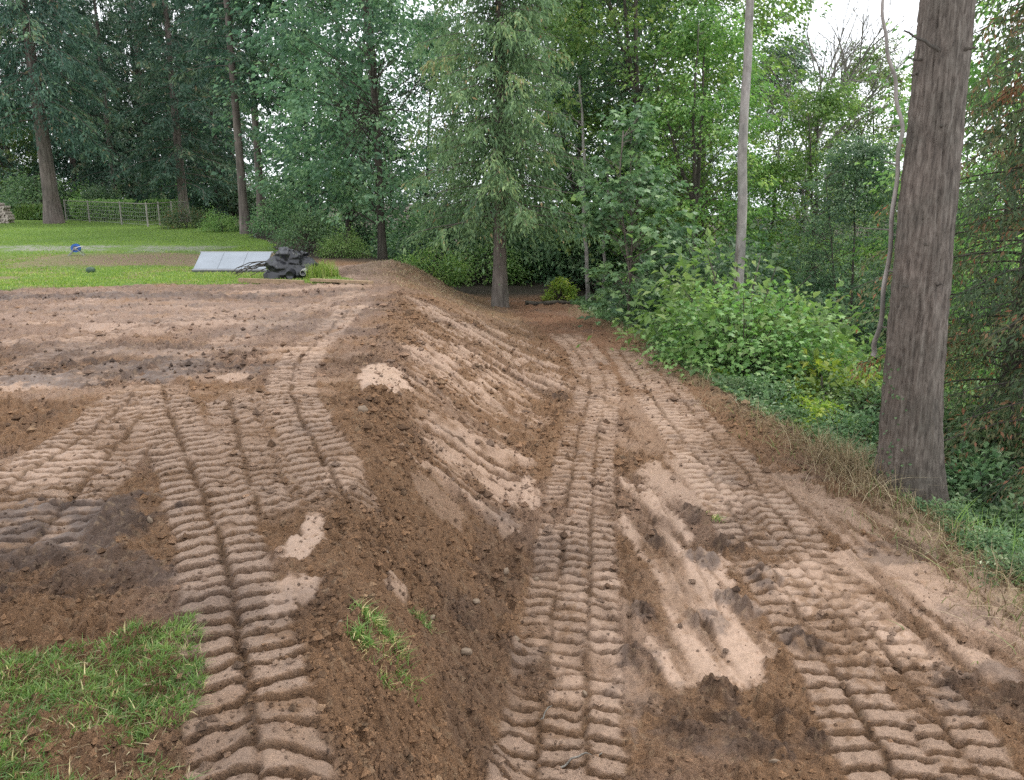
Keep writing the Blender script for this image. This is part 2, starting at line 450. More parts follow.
SCRAPES = [  # bucket-teeth drags down the bank: sight-line path, half width, strength
    ([(428, 318), (456, 332), (503, 352), (534, 382)], .20, 1), ([(440, 338), (487, 366), (534, 396)], .18, .9), ([(425, 352), (462, 384), (506, 412), (530, 430)], .20, .85),
    ([(412, 372), (462, 410), (518, 440)], .15, .9), ([(424, 404), (476, 432), (523, 452)], .13, 1), ([(416, 428), (456, 456), (490, 476)], .12, .9), ([(398, 440), (420, 458), (438, 470)], .10, .8),
    ([(470, 392), (507, 410), (536, 432)], .10, .7), ([(440, 296), (478, 318), (510, 345)], .16, .6), ([(432, 470), (460, 500), (488, 520)], .09, .5), ([(405, 345), (425, 362), (445, 378)], .14, .8)]

def ellipse(x, y, L, wob):
    m = np.zeros_like(x)
    for px, py, rx, ry, z, s in L:
        cx, cy = G(px, py, z)
        d = np.sqrt(((x - cx) / rx) ** 2 + ((y - cy) / ry) ** 2) + wob
        m = np.maximum(m, s * sm(1.08, .86, d))
    return m

C_LOOSE = np.array([.258, .146, .077]); C_PALE = np.array([.430, .298, .218]); C_DARK = np.array([.064, .044, .037]); C_PAD = np.array([.250, .165, .122])
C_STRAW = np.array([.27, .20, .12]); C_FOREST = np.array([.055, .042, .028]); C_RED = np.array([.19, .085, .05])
C_LAWN = np.array([.13, .22, .035]); C_GRAVEL = np.array([.30, .29, .26])

def terrain(x, y):
    """height, albedo rgb, roughness, region (0 pad 1 bank 2 track 3 lawn 4 forest floor)"""
    x = np.asarray(x, float); y = np.asarray(y, float)
    big = fbm(x, y, .35, 3, 1)
    cre = lp(y, CREST) + .12 * fbm(x * 0, y, .9, 3, 2); toe = lp(y, TOE) + .07 * fbm(x * 0, y, 1.1, 3, 3)
    edg = lp(y, EDGE) + .10 * fbm(x * 0, y, .9, 3, 4)
    far = sm(22, 30, y)
    t = np.clip((x - cre) / np.maximum(toe - cre, .1), 0, 1)
    t2 = np.clip((x - cre + .22) / np.maximum(toe - cre + .34, .1), 0, 1)
    s = .12 * t2 + .88 * t2 * t2 * (3 - 2 * t2)
    zp = zlawn(y) + .05 * big * (1 - far) + .30 * np.exp(-(((x + 3.1) / 1.5) ** 2 + ((y - 20.8) / 2.6) ** 2))
    zr = -1.0 + .12 * sm(4.5, 1.5, y) - .02 * np.maximum(y - 22, 0).clip(0, 60) + .03 * big
    z = zp * (1 - s) + zr * s
    e = x - edg
    slope = .32 * (1 - far) + .10 * far
    z = z + .07 * np.exp(-((e + .05) / .16) ** 2) * sm(24, 20, y) - (.22 * sm(0, .55, e) + np.minimum(slope * np.maximum(e - .3, 0), 3.2))
    # regions
    wl = .35 * fbm(x, y, .8, 3, 5)
    ledge = np.interp(x, [-40, -14, -11, -9.2, -6.3, -3.6, -3], [16.6, 16.9, 17.3, 18.3, 18.3, 17.9, 18]) + wl
    lright = -3.5 - (y - 18) * .46 + 1.2 * wl
    lawn = (y > ledge) & (x < lright)
    forest = (~lawn) & ((e > .12) | (y > 23.2 + 2.5 * wl) | ((y > 20.5) & (x > 2.2)))
    reg = np.where(lawn, 3, np.where(forest, 4, np.where(x > toe, 2, np.where(x > cre, 1, 0))))
    dirt = (~lawn) & (~forest)
    bare = np.where(dirt, 1.0, 0.0)
    # track imprints
    prs = np.zeros_like(x); h = np.zeros_like(x); plate = np.zeros_like(x); groov = np.zeros_like(x)
    for k, (path, wd, per, sink, amp, st) in enumerate(TRACKS):
        idx, ss, tt, fr = project(path, x, y, wd * .8)
        if len(idx) == 0: continue
        xi, yi = x[idx], y[idx]
        wv = .02 * fbm(xi, yi, 3.5, 2, 11 + k)
        tt = tt + wv
        at = np.abs(tt)
        inside = sm(wd * .5 + .02, wd * .5 - .03, at + .03 * fbm(xi, yi, 10, 2, 56 + k)) * st * (.12 + .88 * sm(-.62, -.30, fbm(xi, yi, 1.5, 4, 57 + k))) * sm(0, .05, fr) * sm(1, .93, fr)
        wear = .5 + .5 * sm(-.35, .30, fbm(xi, yi, 1.6, 3, 31 + k) + .25)
        row = np.where(tt > 0, .33, 0)
        ph = ss / per + row + .35 * (at / wd) ** 2 * 2 + .05 * fbm(xi, yi, 4.0, 2, 51 + k) + .06 * fbm(xi, yi, 16, 2, 52 + k)
        u = ph - np.floor(ph)
        lug = sm(.12, .22, u) * (1 - .18 * u) * sm(1.0, .93, u)
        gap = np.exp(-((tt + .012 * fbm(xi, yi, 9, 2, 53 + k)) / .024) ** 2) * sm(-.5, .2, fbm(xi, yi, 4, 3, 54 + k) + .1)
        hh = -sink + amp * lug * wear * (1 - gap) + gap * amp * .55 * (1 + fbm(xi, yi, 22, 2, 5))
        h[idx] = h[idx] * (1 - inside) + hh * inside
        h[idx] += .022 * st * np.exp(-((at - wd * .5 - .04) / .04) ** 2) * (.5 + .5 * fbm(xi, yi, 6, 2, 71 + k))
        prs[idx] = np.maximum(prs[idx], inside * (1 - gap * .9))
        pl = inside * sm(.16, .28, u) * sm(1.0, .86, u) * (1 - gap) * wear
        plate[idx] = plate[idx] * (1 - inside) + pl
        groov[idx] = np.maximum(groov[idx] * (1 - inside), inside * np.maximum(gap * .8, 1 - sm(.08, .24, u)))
    wob = .42 * fbm(x, y, 2.6, 3, 8) + .30 * fbm(x, y, 9, 3, 88) + .16 * fbm(x, y, 30, 2, 89)
    pale = ellipse(x, y, PALE, wob); dark = ellipse(x, y, DARK, wob)
    strk = fbm((x + .16 * y) * 5.5, (y - .1 * x) * .8, 1.0, 3, 15)
    pale = pale * np.where(reg == 2, sm(-.32, .22, strk + .14) * .88 + .12, 1.0)
    # bucket-teeth scrapes running down the bank
    bank = np.where(dirt, sm(.02, .16, t) * sm(1.02, .90, t), 0) * sm(5.6, 6.6, y) * sm(20.5, 16, y)
    mm = lp(y, [(5, .1), (6.5, .05), (8.3, .28), (10, -.55), (12, -.9), (14, -1.1), (18, -1.8)])
    sc = y - mm * (x - cre) + .05 * fbm(x, y, 1.5, 2, 9)
    lines = vn(sc * 9.5, t * .8 + sc * .1, 4) * .52 + vn(sc * 22, t * 1.2, 5) * .48
    patch = sm(-.32, .12, fbm(sc, t * 1.1, .8, 3, 12) + .10) * bank
    h += patch * (lines - .5) * .15
    pale = np.maximum(pale, patch * sm(.46, .60, lines) * sm(-.45, .2, fbm(x, y, 4.5, 3, 90) + .10) * .8)
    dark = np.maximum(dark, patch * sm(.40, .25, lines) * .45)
    for k, (pts, hw_, st) in enumerate(SCRAPES):
        idx, ss, tt, fr = project(pathg(pts), x, y, hw_ * 1.5)
        if len(idx) == 0: continue
        xi, yi = x[idx], y[idx]
        tt = tt + .035 * fbm(xi, yi, 2.5, 2, 60 + k)
        ins = sm(hw_ * 1.1, hw_ * .75, np.abs(tt) + .05 * fbm(xi, yi, 6, 3, 62 + k)) * sm(0, .1, fr) * sm(1, .85, fr) * st
        ln_ = vn(tt * 17 + k * 9, ss * .9 + tt * 2, 4) * .65 + vn(tt * 42, ss * 1.4, 5) * .35
        h[idx] += ins * ((ln_ - .5) * .085 - .02)
        pale[idx] = np.maximum(pale[idx], ins * .85 * sm(.40, .58, ln_) * sm(-.45, .1, fbm(xi, yi, 4.5, 3, 90) + .15))
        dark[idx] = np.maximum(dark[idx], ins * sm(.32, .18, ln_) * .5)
    # thin grooves on the track
    gm = np.zeros_like(x)
    for pts, dp, hw in GROOVES:
        idx, ss, tt, fr = project(pathg(pts), x, y, .16)
        if len(idx) == 0: continue
        tt = tt + .02 * fbm(x[idx], y[idx], 5, 2, 3)
        g = np.exp(-(tt / hw) ** 2) * sm(0, .1, fr) * sm(1, .9, fr)
        h[idx] += -dp * g + dp * .7 * np.exp(-((tt - hw * 2.2) / hw) ** 2) * sm(0, .1, fr) * sm(1, .9, fr)
        gm[idx] = np.maximum(gm[idx], g)
    # long shallow ruts over the far pad
    pf = np.where(dirt, sm(5.5, 9, y), 0) * sm(.15, -.7, x - cre + .25 * wob)
    rut = fbm(x * .35 + .25 * y, y * 1.6 - .2 * x, 1.5, 3, 14)
    h += pf * .05 * rut
    pale = np.maximum(pale, pf * .45 * sm(.12, .5, rut + .3 * fbm(x, y, 3, 3, 17)))
    dark = np.maximum(dark, pf * .5 * sm(-.10, -.45, rut + .3 * fbm(x, y, 3, 3, 18)))
    # clumps
    cl = np.zeros_like(x); n2_ = fbm(x, y, 14, 2, 37)
    for i, (px, py) in enumerate(CLUMPS):
        cx, cy = U(px, py, -1); r = .10 + .05 * ((i * 37) % 10) / 10
        g = np.exp(-(((x - cx) ** 2 + ((y - cy) * .8) ** 2) / r ** 2) * (1 + .8 * fbm(x, y, 9, 2, 6)))
        cl = np.maximum(cl, g)
    h += .075 * cl * (1 + 1.3 * fbm(x, y, 16, 2, 7))
    dark = np.maximum(dark, sm(.25, .5, cl + .2 * n2_) * .8)
    smooth = np.clip(np.maximum(pale * .85, prs * .75), 0, 1) * (1 - .6 * cl)
    # loose soil relief
    n1 = fbm(x, y, 2.2, 3, 21); n2 = fbm(x, y, 9, 3, 22); n3 = fbm(x, y, 27, 3, 23)
    lump = sm(.05, .55, n2)
    wx_ = x + .06 * fbm(x, y, 5, 2, 19); wy_ = y + .09 * fbm(x, y, 4, 2, 20)
    bil = 1 - 2.2 * np.abs(fbm(wx_, wy_, 9, 3, 34)); bil2 = 1 - 2.2 * np.abs(fbm(wx_, wy_, 29, 2, 35))
    rough_zone = .15 + 1.0 * sm(-.3, .35, fbm(x, y, 1.8, 3, 36) + .2 * (reg == 1))
    h -= bare * (1 - smooth * .85) * (1 - .93 * prs) * rough_zone * (.030 * sm(.2, .9, bil) + .016 * sm(.2, .9, bil2))
    h += bare * ((1 - smooth * .8) * ((1 - .7 * pale) * .030 * n1 + .030 * n2 + .028 * lump) + (1 - np.maximum(smooth * .6, prs * .72)) * .026 * n3)
    # a shallow ridge of spoil along the crest and beside the toe
    h += bare * .05 * np.exp(-((x - cre + .1) / .22) ** 2) * sm(24, 18, y) * (.6 + .9 * n1)
    h += bare * .05 * np.exp(-((x - toe + .05) / .14) ** 2) * (.3 + 1.1 * n2)
    h += np.where(forest, .06 * fbm(x, y, 1.2, 3, 24), 0) + np.where(lawn, .02 * fbm(x, y, .8, 3, 25), 0)
    z = z + h
    # colours
    mixc = lambda A, B, f: A * (1 - f[:, None]) + B * f[:, None]
    c = np.tile(C_LOOSE, (len(x), 1))
    padw = np.where(dirt, sm(.25, -.7, x - cre + .6 * wob), 0) * sm(8, 12, y)
    c = mixc(c, C_PAD, .9 * padw * sm(-.5, .3, n1 + .3))
    c = mixc(c, C_RED, np.where(dirt, .55 * sm(9, 20, y), 0.0) * sm(-.3, .3, x - toe + .4 * wob))
    c = mixc(c, C_PAD, .55 * sm(.0, .5, fbm(x, y, .9, 4, 26)) * bare)
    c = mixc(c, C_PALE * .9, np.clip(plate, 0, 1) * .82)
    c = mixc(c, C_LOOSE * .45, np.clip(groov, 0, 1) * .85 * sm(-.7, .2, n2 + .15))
    c = mixc(c, C_PALE, np.clip(pale * (1 - groov * .75) * (1 - .75 * prs * (1 - plate)), 0, 1) * sm(-.60, .05, n2 * .7 + n3 * .55 + .28) * .92)
    c = mixc(c, C_DARK, np.clip(dark, 0, 1) * sm(-.5, .4, n2 * .8 + n1 * .5 + .25) * .85)
    c = mixc(c, C_LOOSE * .7, np.clip(gm, 0, 1) * .5)
    c = mixc(c, C_DARK, bare * .35 * sm(.25, .6, fbm(x, y, 1.7, 4, 27)))
    spill = sm(.28, .55, fbm(x, y, 3.3, 4, 33) + .35 * n3) * prs
    c = mixc(c, C_LOOSE * .85, spill * .8)
    crumbs = sm(.30, .62, fbm(x, y, 34, 2, 28))
    c = mixc(c, np.array([.34, .235, .145]), bare * crumbs * .5 * (1 - smooth))
    deb = bare * sm(17, 20, y) * sm(-4.6, -3.2, x) * sm(.4, -.6, x - toe) * .5
    c = mixc(c, C_STRAW, deb * sm(-.2, .4, n2))
    c = mixc(c, C_STRAW, bare * sm(-.45, -.05, e) * .6 * sm(-.3, .3, n2 + .1))
    n4 = fbm(x, y, .5, 3, 29)
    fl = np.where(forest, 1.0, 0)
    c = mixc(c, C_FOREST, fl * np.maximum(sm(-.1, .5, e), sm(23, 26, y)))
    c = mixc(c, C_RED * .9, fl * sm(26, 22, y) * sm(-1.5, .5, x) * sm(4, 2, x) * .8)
    ln = np.where(lawn, 1.0, 0)
    lc = np.tile(C_LAWN, (len(x), 1))
    dirtband = sm(22.5, 23.6, y + wl * 2) * sm(27.6, 26.4, y + wl * 2) * sm(-17, -11, x) * .8 + sm(23, 24, y) * sm(27, 26, y) * .35
    grav = sm(27.2, 28.2, y + 2.2 * wl) * sm(30.6, 29.2, y + 2.2 * wl) * sm(-8, -12, x) * .8 * sm(-.35, .15, fbm(x, y, .7, 3, 38) + .1)
    lc = mixc(lc, C_STRAW * .95, np.clip(dirtband, 0, 1)); lc = mixc(lc, C_GRAVEL, np.clip(grav, 0, 1) * sm(-.4, .3, n2 + .15))
    lc = mixc(lc, C_STRAW, .75 * sm(-.05, .4, fbm(x, y, 1.3, 3, 30)) * sm(29, 26, y))
    c = c * (1 - ln[:, None]) + lc * ln[:, None]
    rough = .95 - .16 * padw - .45 * np.clip(pale + plate * .5, 0, 1) * bare - .25 * dark * bare * sm(0, .4, n1 + .2)
    return z, np.clip(c, .01, .8), np.clip(rough, .4, .97), reg

def Z(x, y): return float(terrain(np.array([x]), np.array([y]))[0][0])

ys = [-10.0]
while ys[-1] < 420:
    y = ys[-1]
    if y < 1.4: d = .25
    elif y < 27: d = max(.0095, .0036 * y)
    else: d = max(.12, .03 * (y - 22))
    ys.append(y + d)
ys = np.array(ys)
NC = 780
us = np.linspace(-1, 1, NC)
hw = 1.6 + .76 * np.maximum(ys, 1.5) + np.maximum(0, 1.5 - ys) * .8 + .25 * np.maximum(ys - 24, 0)
GX = us[None, :] * hw[:, None]; GY = np.repeat(ys[:, None], NC, 1)
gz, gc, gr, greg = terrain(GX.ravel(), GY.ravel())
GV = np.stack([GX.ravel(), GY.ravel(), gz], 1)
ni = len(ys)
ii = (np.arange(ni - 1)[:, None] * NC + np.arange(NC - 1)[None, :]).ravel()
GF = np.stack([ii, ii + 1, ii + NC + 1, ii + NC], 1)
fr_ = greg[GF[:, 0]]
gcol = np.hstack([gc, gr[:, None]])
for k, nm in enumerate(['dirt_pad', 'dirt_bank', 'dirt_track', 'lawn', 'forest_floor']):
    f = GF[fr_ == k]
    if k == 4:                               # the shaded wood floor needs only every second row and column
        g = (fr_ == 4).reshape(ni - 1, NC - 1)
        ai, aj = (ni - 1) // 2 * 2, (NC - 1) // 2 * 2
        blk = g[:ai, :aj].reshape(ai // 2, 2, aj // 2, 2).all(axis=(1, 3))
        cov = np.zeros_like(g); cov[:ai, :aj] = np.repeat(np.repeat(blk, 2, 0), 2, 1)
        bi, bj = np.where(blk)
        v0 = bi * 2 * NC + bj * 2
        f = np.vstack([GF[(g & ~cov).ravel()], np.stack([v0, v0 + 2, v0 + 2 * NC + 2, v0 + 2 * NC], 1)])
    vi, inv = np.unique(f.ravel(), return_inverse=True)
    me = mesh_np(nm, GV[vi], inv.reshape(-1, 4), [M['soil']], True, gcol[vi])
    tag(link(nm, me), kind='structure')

# ------------------------------------------------------------------ loose clods and crumbs (too many to count)
rng = np.random.RandomState(3)
ico_v = []; ph_ = (1 + 5 ** .5) / 2
for a in (-1, 1):
    for b in (-ph_, ph_):
        ico_v += [(0, a, b), (a, b, 0), (b, 0, a)]
ico_v = unit(np.array(ico_v, float))
ico_f = []
for i in range(12):
    for j in range(i + 1, 12):
        for k in range(j + 1, 12):
            if max(np.linalg.norm(ico_v[i] - ico_v[j]), np.linalg.norm(ico_v[j] - ico_v[k]), np.linalg.norm(ico_v[i] - ico_v[k])) < 1.1:
                n_ = np.cross(ico_v[j] - ico_v[i], ico_v[k] - ico_v[i])
                ico_f.append((i, j, k) if np.dot(n_, ico_v[i]) > 0 else (i, k, j))
ico_f = np.array(ico_f)

def scatter_points(n, y0, y1, xl, xr):    # denser near, thinner far
    y = np.exp(rng.uniform(math.log(y0), math.log(y1), n))
    x = xl(y) + rng.rand(n) * (xr(y) - xl(y))
    return x, y

px_, py_ = scatter_points(190000, 2.0, 17, lambda y: -.75 * y - .6, lambda y: np.minimum(.75 * y + .6, lp(y, EDGE)))
tz, tcx, trr, treg = terrain(px_, py_)
dcr = np.minimum(np.abs(px_ - lp(py_, CREST)), np.abs(px_ - lp(py_, TOE)))
pk = (.25 + .75 * (trr > .86)) * (.35 + .65 * (treg == 1) + .5 * np.exp(-(dcr / .3) ** 2)) * (.3 + .9 * sm(-.1, .4, fbm(px_, py_, 1.4, 3, 40)))
keep = rng.rand(len(px_)) < pk * .8
px_, py_, tz, tcx = px_[keep], py_[keep], tz[keep], tcx[keep]
n = len(px_)
sz = .005 + .009 * rng.rand(n) ** 2 + .026 * rng.rand(n) ** 12
sz *= np.clip(py_ / 4.5, .8, 1.8)
oct_v = np.array([(1, 0, 0), (-1, 0, 0), (0, 1, 0), (0, -1, 0), (0, 0, 1), (0, 0, -1)], float)
oct_f = np.array([(0, 2, 4), (2, 1, 4), (1, 3, 4), (3, 0, 4), (2, 0, 5), (1, 2, 5), (3, 1, 5), (0, 3, 5)])
ca = rng.rand(n) * 2 * PI
ov = np.stack([oct_v[None, :, 0] * np.cos(ca)[:, None] - oct_v[None, :, 1] * np.sin(ca)[:, None], oct_v[None, :, 0] * np.sin(ca)[:, None] + oct_v[None, :, 1] * np.cos(ca)[:, None], np.repeat(oct_v[None, :, 2], n, 0)], 2)
CV = ov * (.65 + .7 * rng.rand(n, 6, 1)) * sz[:, None, None] * (1 + .5 * (rng.rand(n, 1, 3) - .5))
CV[:, :, 2] *= .8
CV += np.stack([px_, py_, tz + sz * .25], 1)[:, None]
CF = (np.arange(n)[:, None, None] * 6 + oct_f[None]).reshape(-1, 3)
cc = tcx * (0.6 + .9 * rng.rand(n, 1))
cc = np.repeat(np.hstack([cc, np.full((n, 1), .95)]), 6, 0)
me = mesh_np('soil_clods', CV.reshape(-1, 3), CF, [M['soil']], False, cc)
tag(link('soil_clods', me), 'loose brown clods and crumbs of earth scattered over the bare ground', 'soil', kind='stuff')

# stones one can pick out
STONES = [(515, 640, -1, .035, 'pale stone at the toe of the bank beside the left track print'), (476, 602, -.8, .04, 'buff stone lodged halfway down the near bank'), (466, 652, -.8, .05, 'largest pale stone on the near bank above the toe'),
          (431, 607, -.3, .03, 'small stone beside the small grass clump'), (385, 545, -.2, .03, 'small pale stone at the top of the near bank'), (363, 412, 0, .06, 'rounded tan stone on the crest edge of the dirt pad'),
          (585, 690, -1, .03, 'small pale stone in the left track print'), (776, 758, -1, .035, 'small stone in the dark soil at the bottom of the track'), (506, 575, -.9, .04, 'brown stone at the foot of the near bank'),
          (150, 520, 0, .03, 'small stone beside the near track print on the pad'), (536, 580, -1, .03, 'small stone on the edge of the left track print'), (340, 632, 0, .03, 'small stone left of the small grass clump')]
sv = ico_v.copy(); sf = ico_f.copy()
def subdiv(v, f):
    v = list(map(tuple, v)); cache = {}; out = []
    def mid(a, b):
        k = (min(a, b), max(a, b))
        if k not in cache:
            p = unit(np.array(v[a]) + np.array(v[b])); v.append(tuple(p)); cache[k] = len(v) - 1
        return cache[k]
    for a, b, c in f:
        ab, bc, ca = mid(a, b), mid(b, c), mid(c, a)
        out += [(a, ab, ca), (ab, b, bc), (ca, bc, c), (ab, bc, ca)]
    return np.array(v), np.array(out)
sv, sf = subdiv(sv, sf); sv2, sf2 = subdiv(sv, sf)
stone_me = []
for i in range(3):
    r = 1 + .35 * fbm(sv2[:, 0] * 1.3 + i * 5, sv2[:, 1] * 1.3 + sv2[:, 2] * 1.1, 1.2, 2, 60 + i)
    stone_me.append(mesh_np('stone', sv2 * r[:, None] * np.array([1.2, .95, .75]), sf2, [M['stone']], True))
for i, (a, b, zz, r, lb) in enumerate(STONES):
    x, y = G(a, b, zz)
    o = link('stone', stone_me[i % 3], None, (x, y, Z(x, y) + r * .35))
    r *= .72; o.scale = (r, r, r * .8); o.rotation_euler = (.2 * i, .3, i * 1.3)
    tag(o, lb, 'stone', 'stones on the bare earth')

# twigs
TWIGS = [([(558, 772), (578, 764), (602, 758)], -1, .006, 'pale bent twig at the bottom edge of the dirt track'), ([(541, 722), (547, 708), (552, 703)], -1, .005, 'short pale root end beside the left track print')]
for pts, zz, r, lb in TWIGS:
    P = smooth_path([U(a, b, zz) for a, b in pts], 6)
    zt = terrain(P[:, 0], P[:, 1])[0]
    b = Buf(); b.tube(np.column_stack([P, np.maximum(zt, zt.mean() - .01) + r * .8]), np.linspace(r, r * .5, len(P)), 6)
    tag(link('twig', b.mesh('twig', [M['deadwood']], True)), lb, 'twig', 'twigs on the bare earth')

# ------------------------------------------------------------------ grasses
def blades(P, h, w, lean, col, seg=2, r=rng):
    n = len(P)
    a = r.rand(n) * 2 * PI
    side = np.stack([np.cos(a), np.sin(a), np.zeros(n)], 1)
    V = []
    for k in range(seg + 1):
        u = k / seg
        c = P + np.stack([lean[:, 0] * u ** 1.8, lean[:, 1] * u ** 1.8, h * (u - .25 * u * u * np.hypot(lean[:, 0], lean[:, 1]) / (h + 1e-6))], 1)
        ww = w * (1 - .85 * u ** 1.5)
        V += [c - side * ww[:, None] * .5, c + side * ww[:, None] * .5]
    V = np.stack(V, 1)
    m = 2 * (seg + 1)
    q = np.array([[2 * k, 2 * k + 1, 2 * k + 3, 2 * k + 2] for k in range(seg)])
    F = (np.arange(n)[:, None, None] * m + q[None]).reshape(-1, 4)
    C = np.repeat(np.clip(col, 0, 1), m)
    return V.reshape(-1, 3), F, np.stack([C, C, C], 1)

def grass_obj(name, x, y, hr, w, leanr, colf, mat, label, cat, bias=(0, 0), seg=2, kind='stuff', sink=.01):
    n = len(x); z = terrain(x, y)[0]
    h = hr[0] + (hr[1] - hr[0]) * rng.rand(n)
    a = rng.rand(n) * 2 * PI; l = leanr * rng.rand(n) * h
    lean = np.stack([np.cos(a) * l + bias[0] * h, np.sin(a) * l + bias[1] * h], 1)
    V, F, C = blades(np.stack([x, y, z - sink], 1), h, w * (.6 + .8 * rng.rand(n)), lean, colf(x, y, rng.rand(n)), seg)
    o = link(name, mesh_np(name, V, F, [mat], False, C))
    return tag(o, label, cat, kind=kind)

def in_poly(x, y, poly):
    r = np.zeros(len(x), bool); p = np.array(poly)
    for (x0, y0), (x1, y1) in zip(p, np.roll(p, -1, 0)):
        c = ((y0 > y) != (y1 > y)) & (x < (x1 - x0) * (y - y0) / (y1 - y0 + 1e-12) + x0)
        r ^= c
    return r

# near patch left of the near track print
poly = [U(-60, 650, 0), U(60, 650, 0), U(150, 630, 0), U(192, 622, 0), U(203, 650, 0), U(200, 690, 0), U(178, 720, 0), U(196, 790, 0), U(190, 860, 0), (-3.0, 1.7)]
x = rng.uniform(-3.0, -.9, 90000); y = rng.uniform(1.7, 3.45, 90000)
k = in_poly(x + .05 * fbm(x, y, 6, 2, 41), y + .05 * fbm(x, y, 6, 2, 42), poly)
cl = fbm(x, y, 3.2, 3, 43)
thin = sm(2.75, 2.45, y) * sm(-1.9, -1.2, x)
k &= rng.rand(len(x)) < sm(-.55, .0, cl + .12 - .6 * thin) * sm(-.7, .05, fbm(x, y, 11, 2, 58) + .25) * .85
x, y = x[k], y[k]
grass_obj('grass_patch', x, y, (.02, .062), .0055, 1.3, lambda x, y, r: .15 + .62 * r + .22 * fbm(x, y, 5, 2, 44) + .3 * (r > .95), M['grass'], 'patch of tufted green grass in the near left corner', 'grass', (.30, -.12), 3)
x = rng.uniform(-2.7, -.95, 5000); y = rng.uniform(1.8, 3.4, 5000)
k = in_poly(x, y, poly) & (rng.rand(5000) < .75)
grass_obj('dead_grass', x[k], y[k], (.02, .05), .006, 1.6, lambda x, y, r: .25 + .6 * r, M['straw'], 'dry straw thatch lying in the near grass patch', 'grass', seg=2)
# small clump by the near bank
def clump(name, spots, nb, label, hr):
    xs = []; ys_ = []
    for (a, b, zz, r, q) in spots:
        cx, cy = G(a, b, zz); m = int(nb * q)
        xs.append(cx + rng.randn(m) * r); ys_.append(cy + rng.randn(m) * r * .8)
    return grass_obj(name, np.concatenate(xs), np.concatenate(ys_), hr, .006, 1.5, lambda x, y, r: .25 + .5 * r + .35 * (r > .8), M['grass'], label, 'grass', (.1, -.25), 3, kind=None)
clump('grass_clump', [(375, 632, 0, .04, 1), (362, 655, 0, .03, .5), (395, 655, 0, .04, .35), (400, 678, -.05, .05, .25), (385, 690, 0, .03, .15)], 520, 'small torn clump of green grass on the crest of the near bank', (.03, .08))
clump('grass_clump', [(422, 612, -.15, .035, 1)], 240, 'yellowish grass tuft lying just beyond the torn clump', (.03, .07))['kind'] = 'stuff'
clump('grass_clump', [(715, 520, -1, .035, 1)], 120, 'tiny weed tuft in the middle of the dirt track', (.03, .06))['kind'] = 'stuff'

# lawn
nn = 150000
y = np.exp(rng.uniform(math.log(17), math.log(46), nn)); x = X(rng.uniform(-170, 400, nn), y, 0)
_, _, _, rg = terrain(x, y)
band = ((y > 23.0) & (y < 27.2) & (x > -15)) | ((y > 27.8) & (y < 29.9) & (x < -10))
wgt = np.where(band, .10, 1.0) * sm(-.45, .15, fbm(x, y, 1.1, 3, 45) + .18 + .5 * (y > 30))
k = (rg == 3) & (rng.rand(nn) < wgt)
x, y = x[k], y[k]
grass_obj('lawn_grass', x, y, (.02, .07), .024, .9, lambda x, y, r: .2 + .55 * r + .2 * fbm(x, y, .6, 2, 46) + .25 * sm(24, 19, y) * r, M['lawn'], 'bright green mown grass of the lawn on the left', 'grass', seg=1)
# taller weeds at the lawn's end by the black heap
x = X(rng.uniform(312, 372, 2600), 19.4, 0) + rng.randn(2600) * .1; y = 19.0 + rng.rand(2600) * 2.6
k = terrain(x, y)[3] == 3
x, y = x[k], y[k]
grass_obj('tall_weeds', x, y, (.12, .42), .03, .6, lambda x, y, r: .45 + .5 * r, M['lawn'], 'tall bright green weeds right of the black plastic heap', 'weeds', seg=2)

# dry grass and debris along the outer edge of the track and the forest edge
nn = 17000
y = np.exp(rng.uniform(math.log(4.5), math.log(21), nn)); x = lp(y, EDGE) + rng.normal(.26, .34, nn)
k = rng.rand(nn) < sm(-.35, .3, fbm(x, y, 1.3, 3, 47) + .1)
grass_obj('dry_grass', x[k], y[k], (.03, .26), .008, 1.9, lambda x, y, r: r, M['straw'], 'dry straw-coloured grass along the outer edge of the dirt track', 'grass', (-.2, -.2), 3)
x = 3.75 + rng.randn(900) * .20; y = 8.2 + rng.randn(900) * .5
grass_obj('dry_grass', x, y, (.12, .42), .007, 1.7, lambda x, y, r: .15 + .7 * r, M['straw'], 'tall dry grass at the left foot of the big trunk', 'grass', seg=3)
x = 4.7 + rng.randn(700) * .35; y = 6.4 + rng.randn(700) * .35
grass_obj('wild_grass', x, y, (.2, .55), .012, 1.0, lambda x, y, r: .3 + .5 * r, M['grass'], 'long green grass blades right of the big trunk', 'grass', seg=3)
nn = 2500
y = rng.uniform(17.5, 23.5, nn); x = lp(y, CREST) + rng.normal(.6, .8, nn)
k = terrain(x, y)[3] < 2
grass_obj('bank_litter', x[k], y[k], (.02, .10), .018, 2.0, lambda x, y, r: r * .9, M['straw'], 'dry litter strewn over the far end of the bank', 'litter', seg=1)

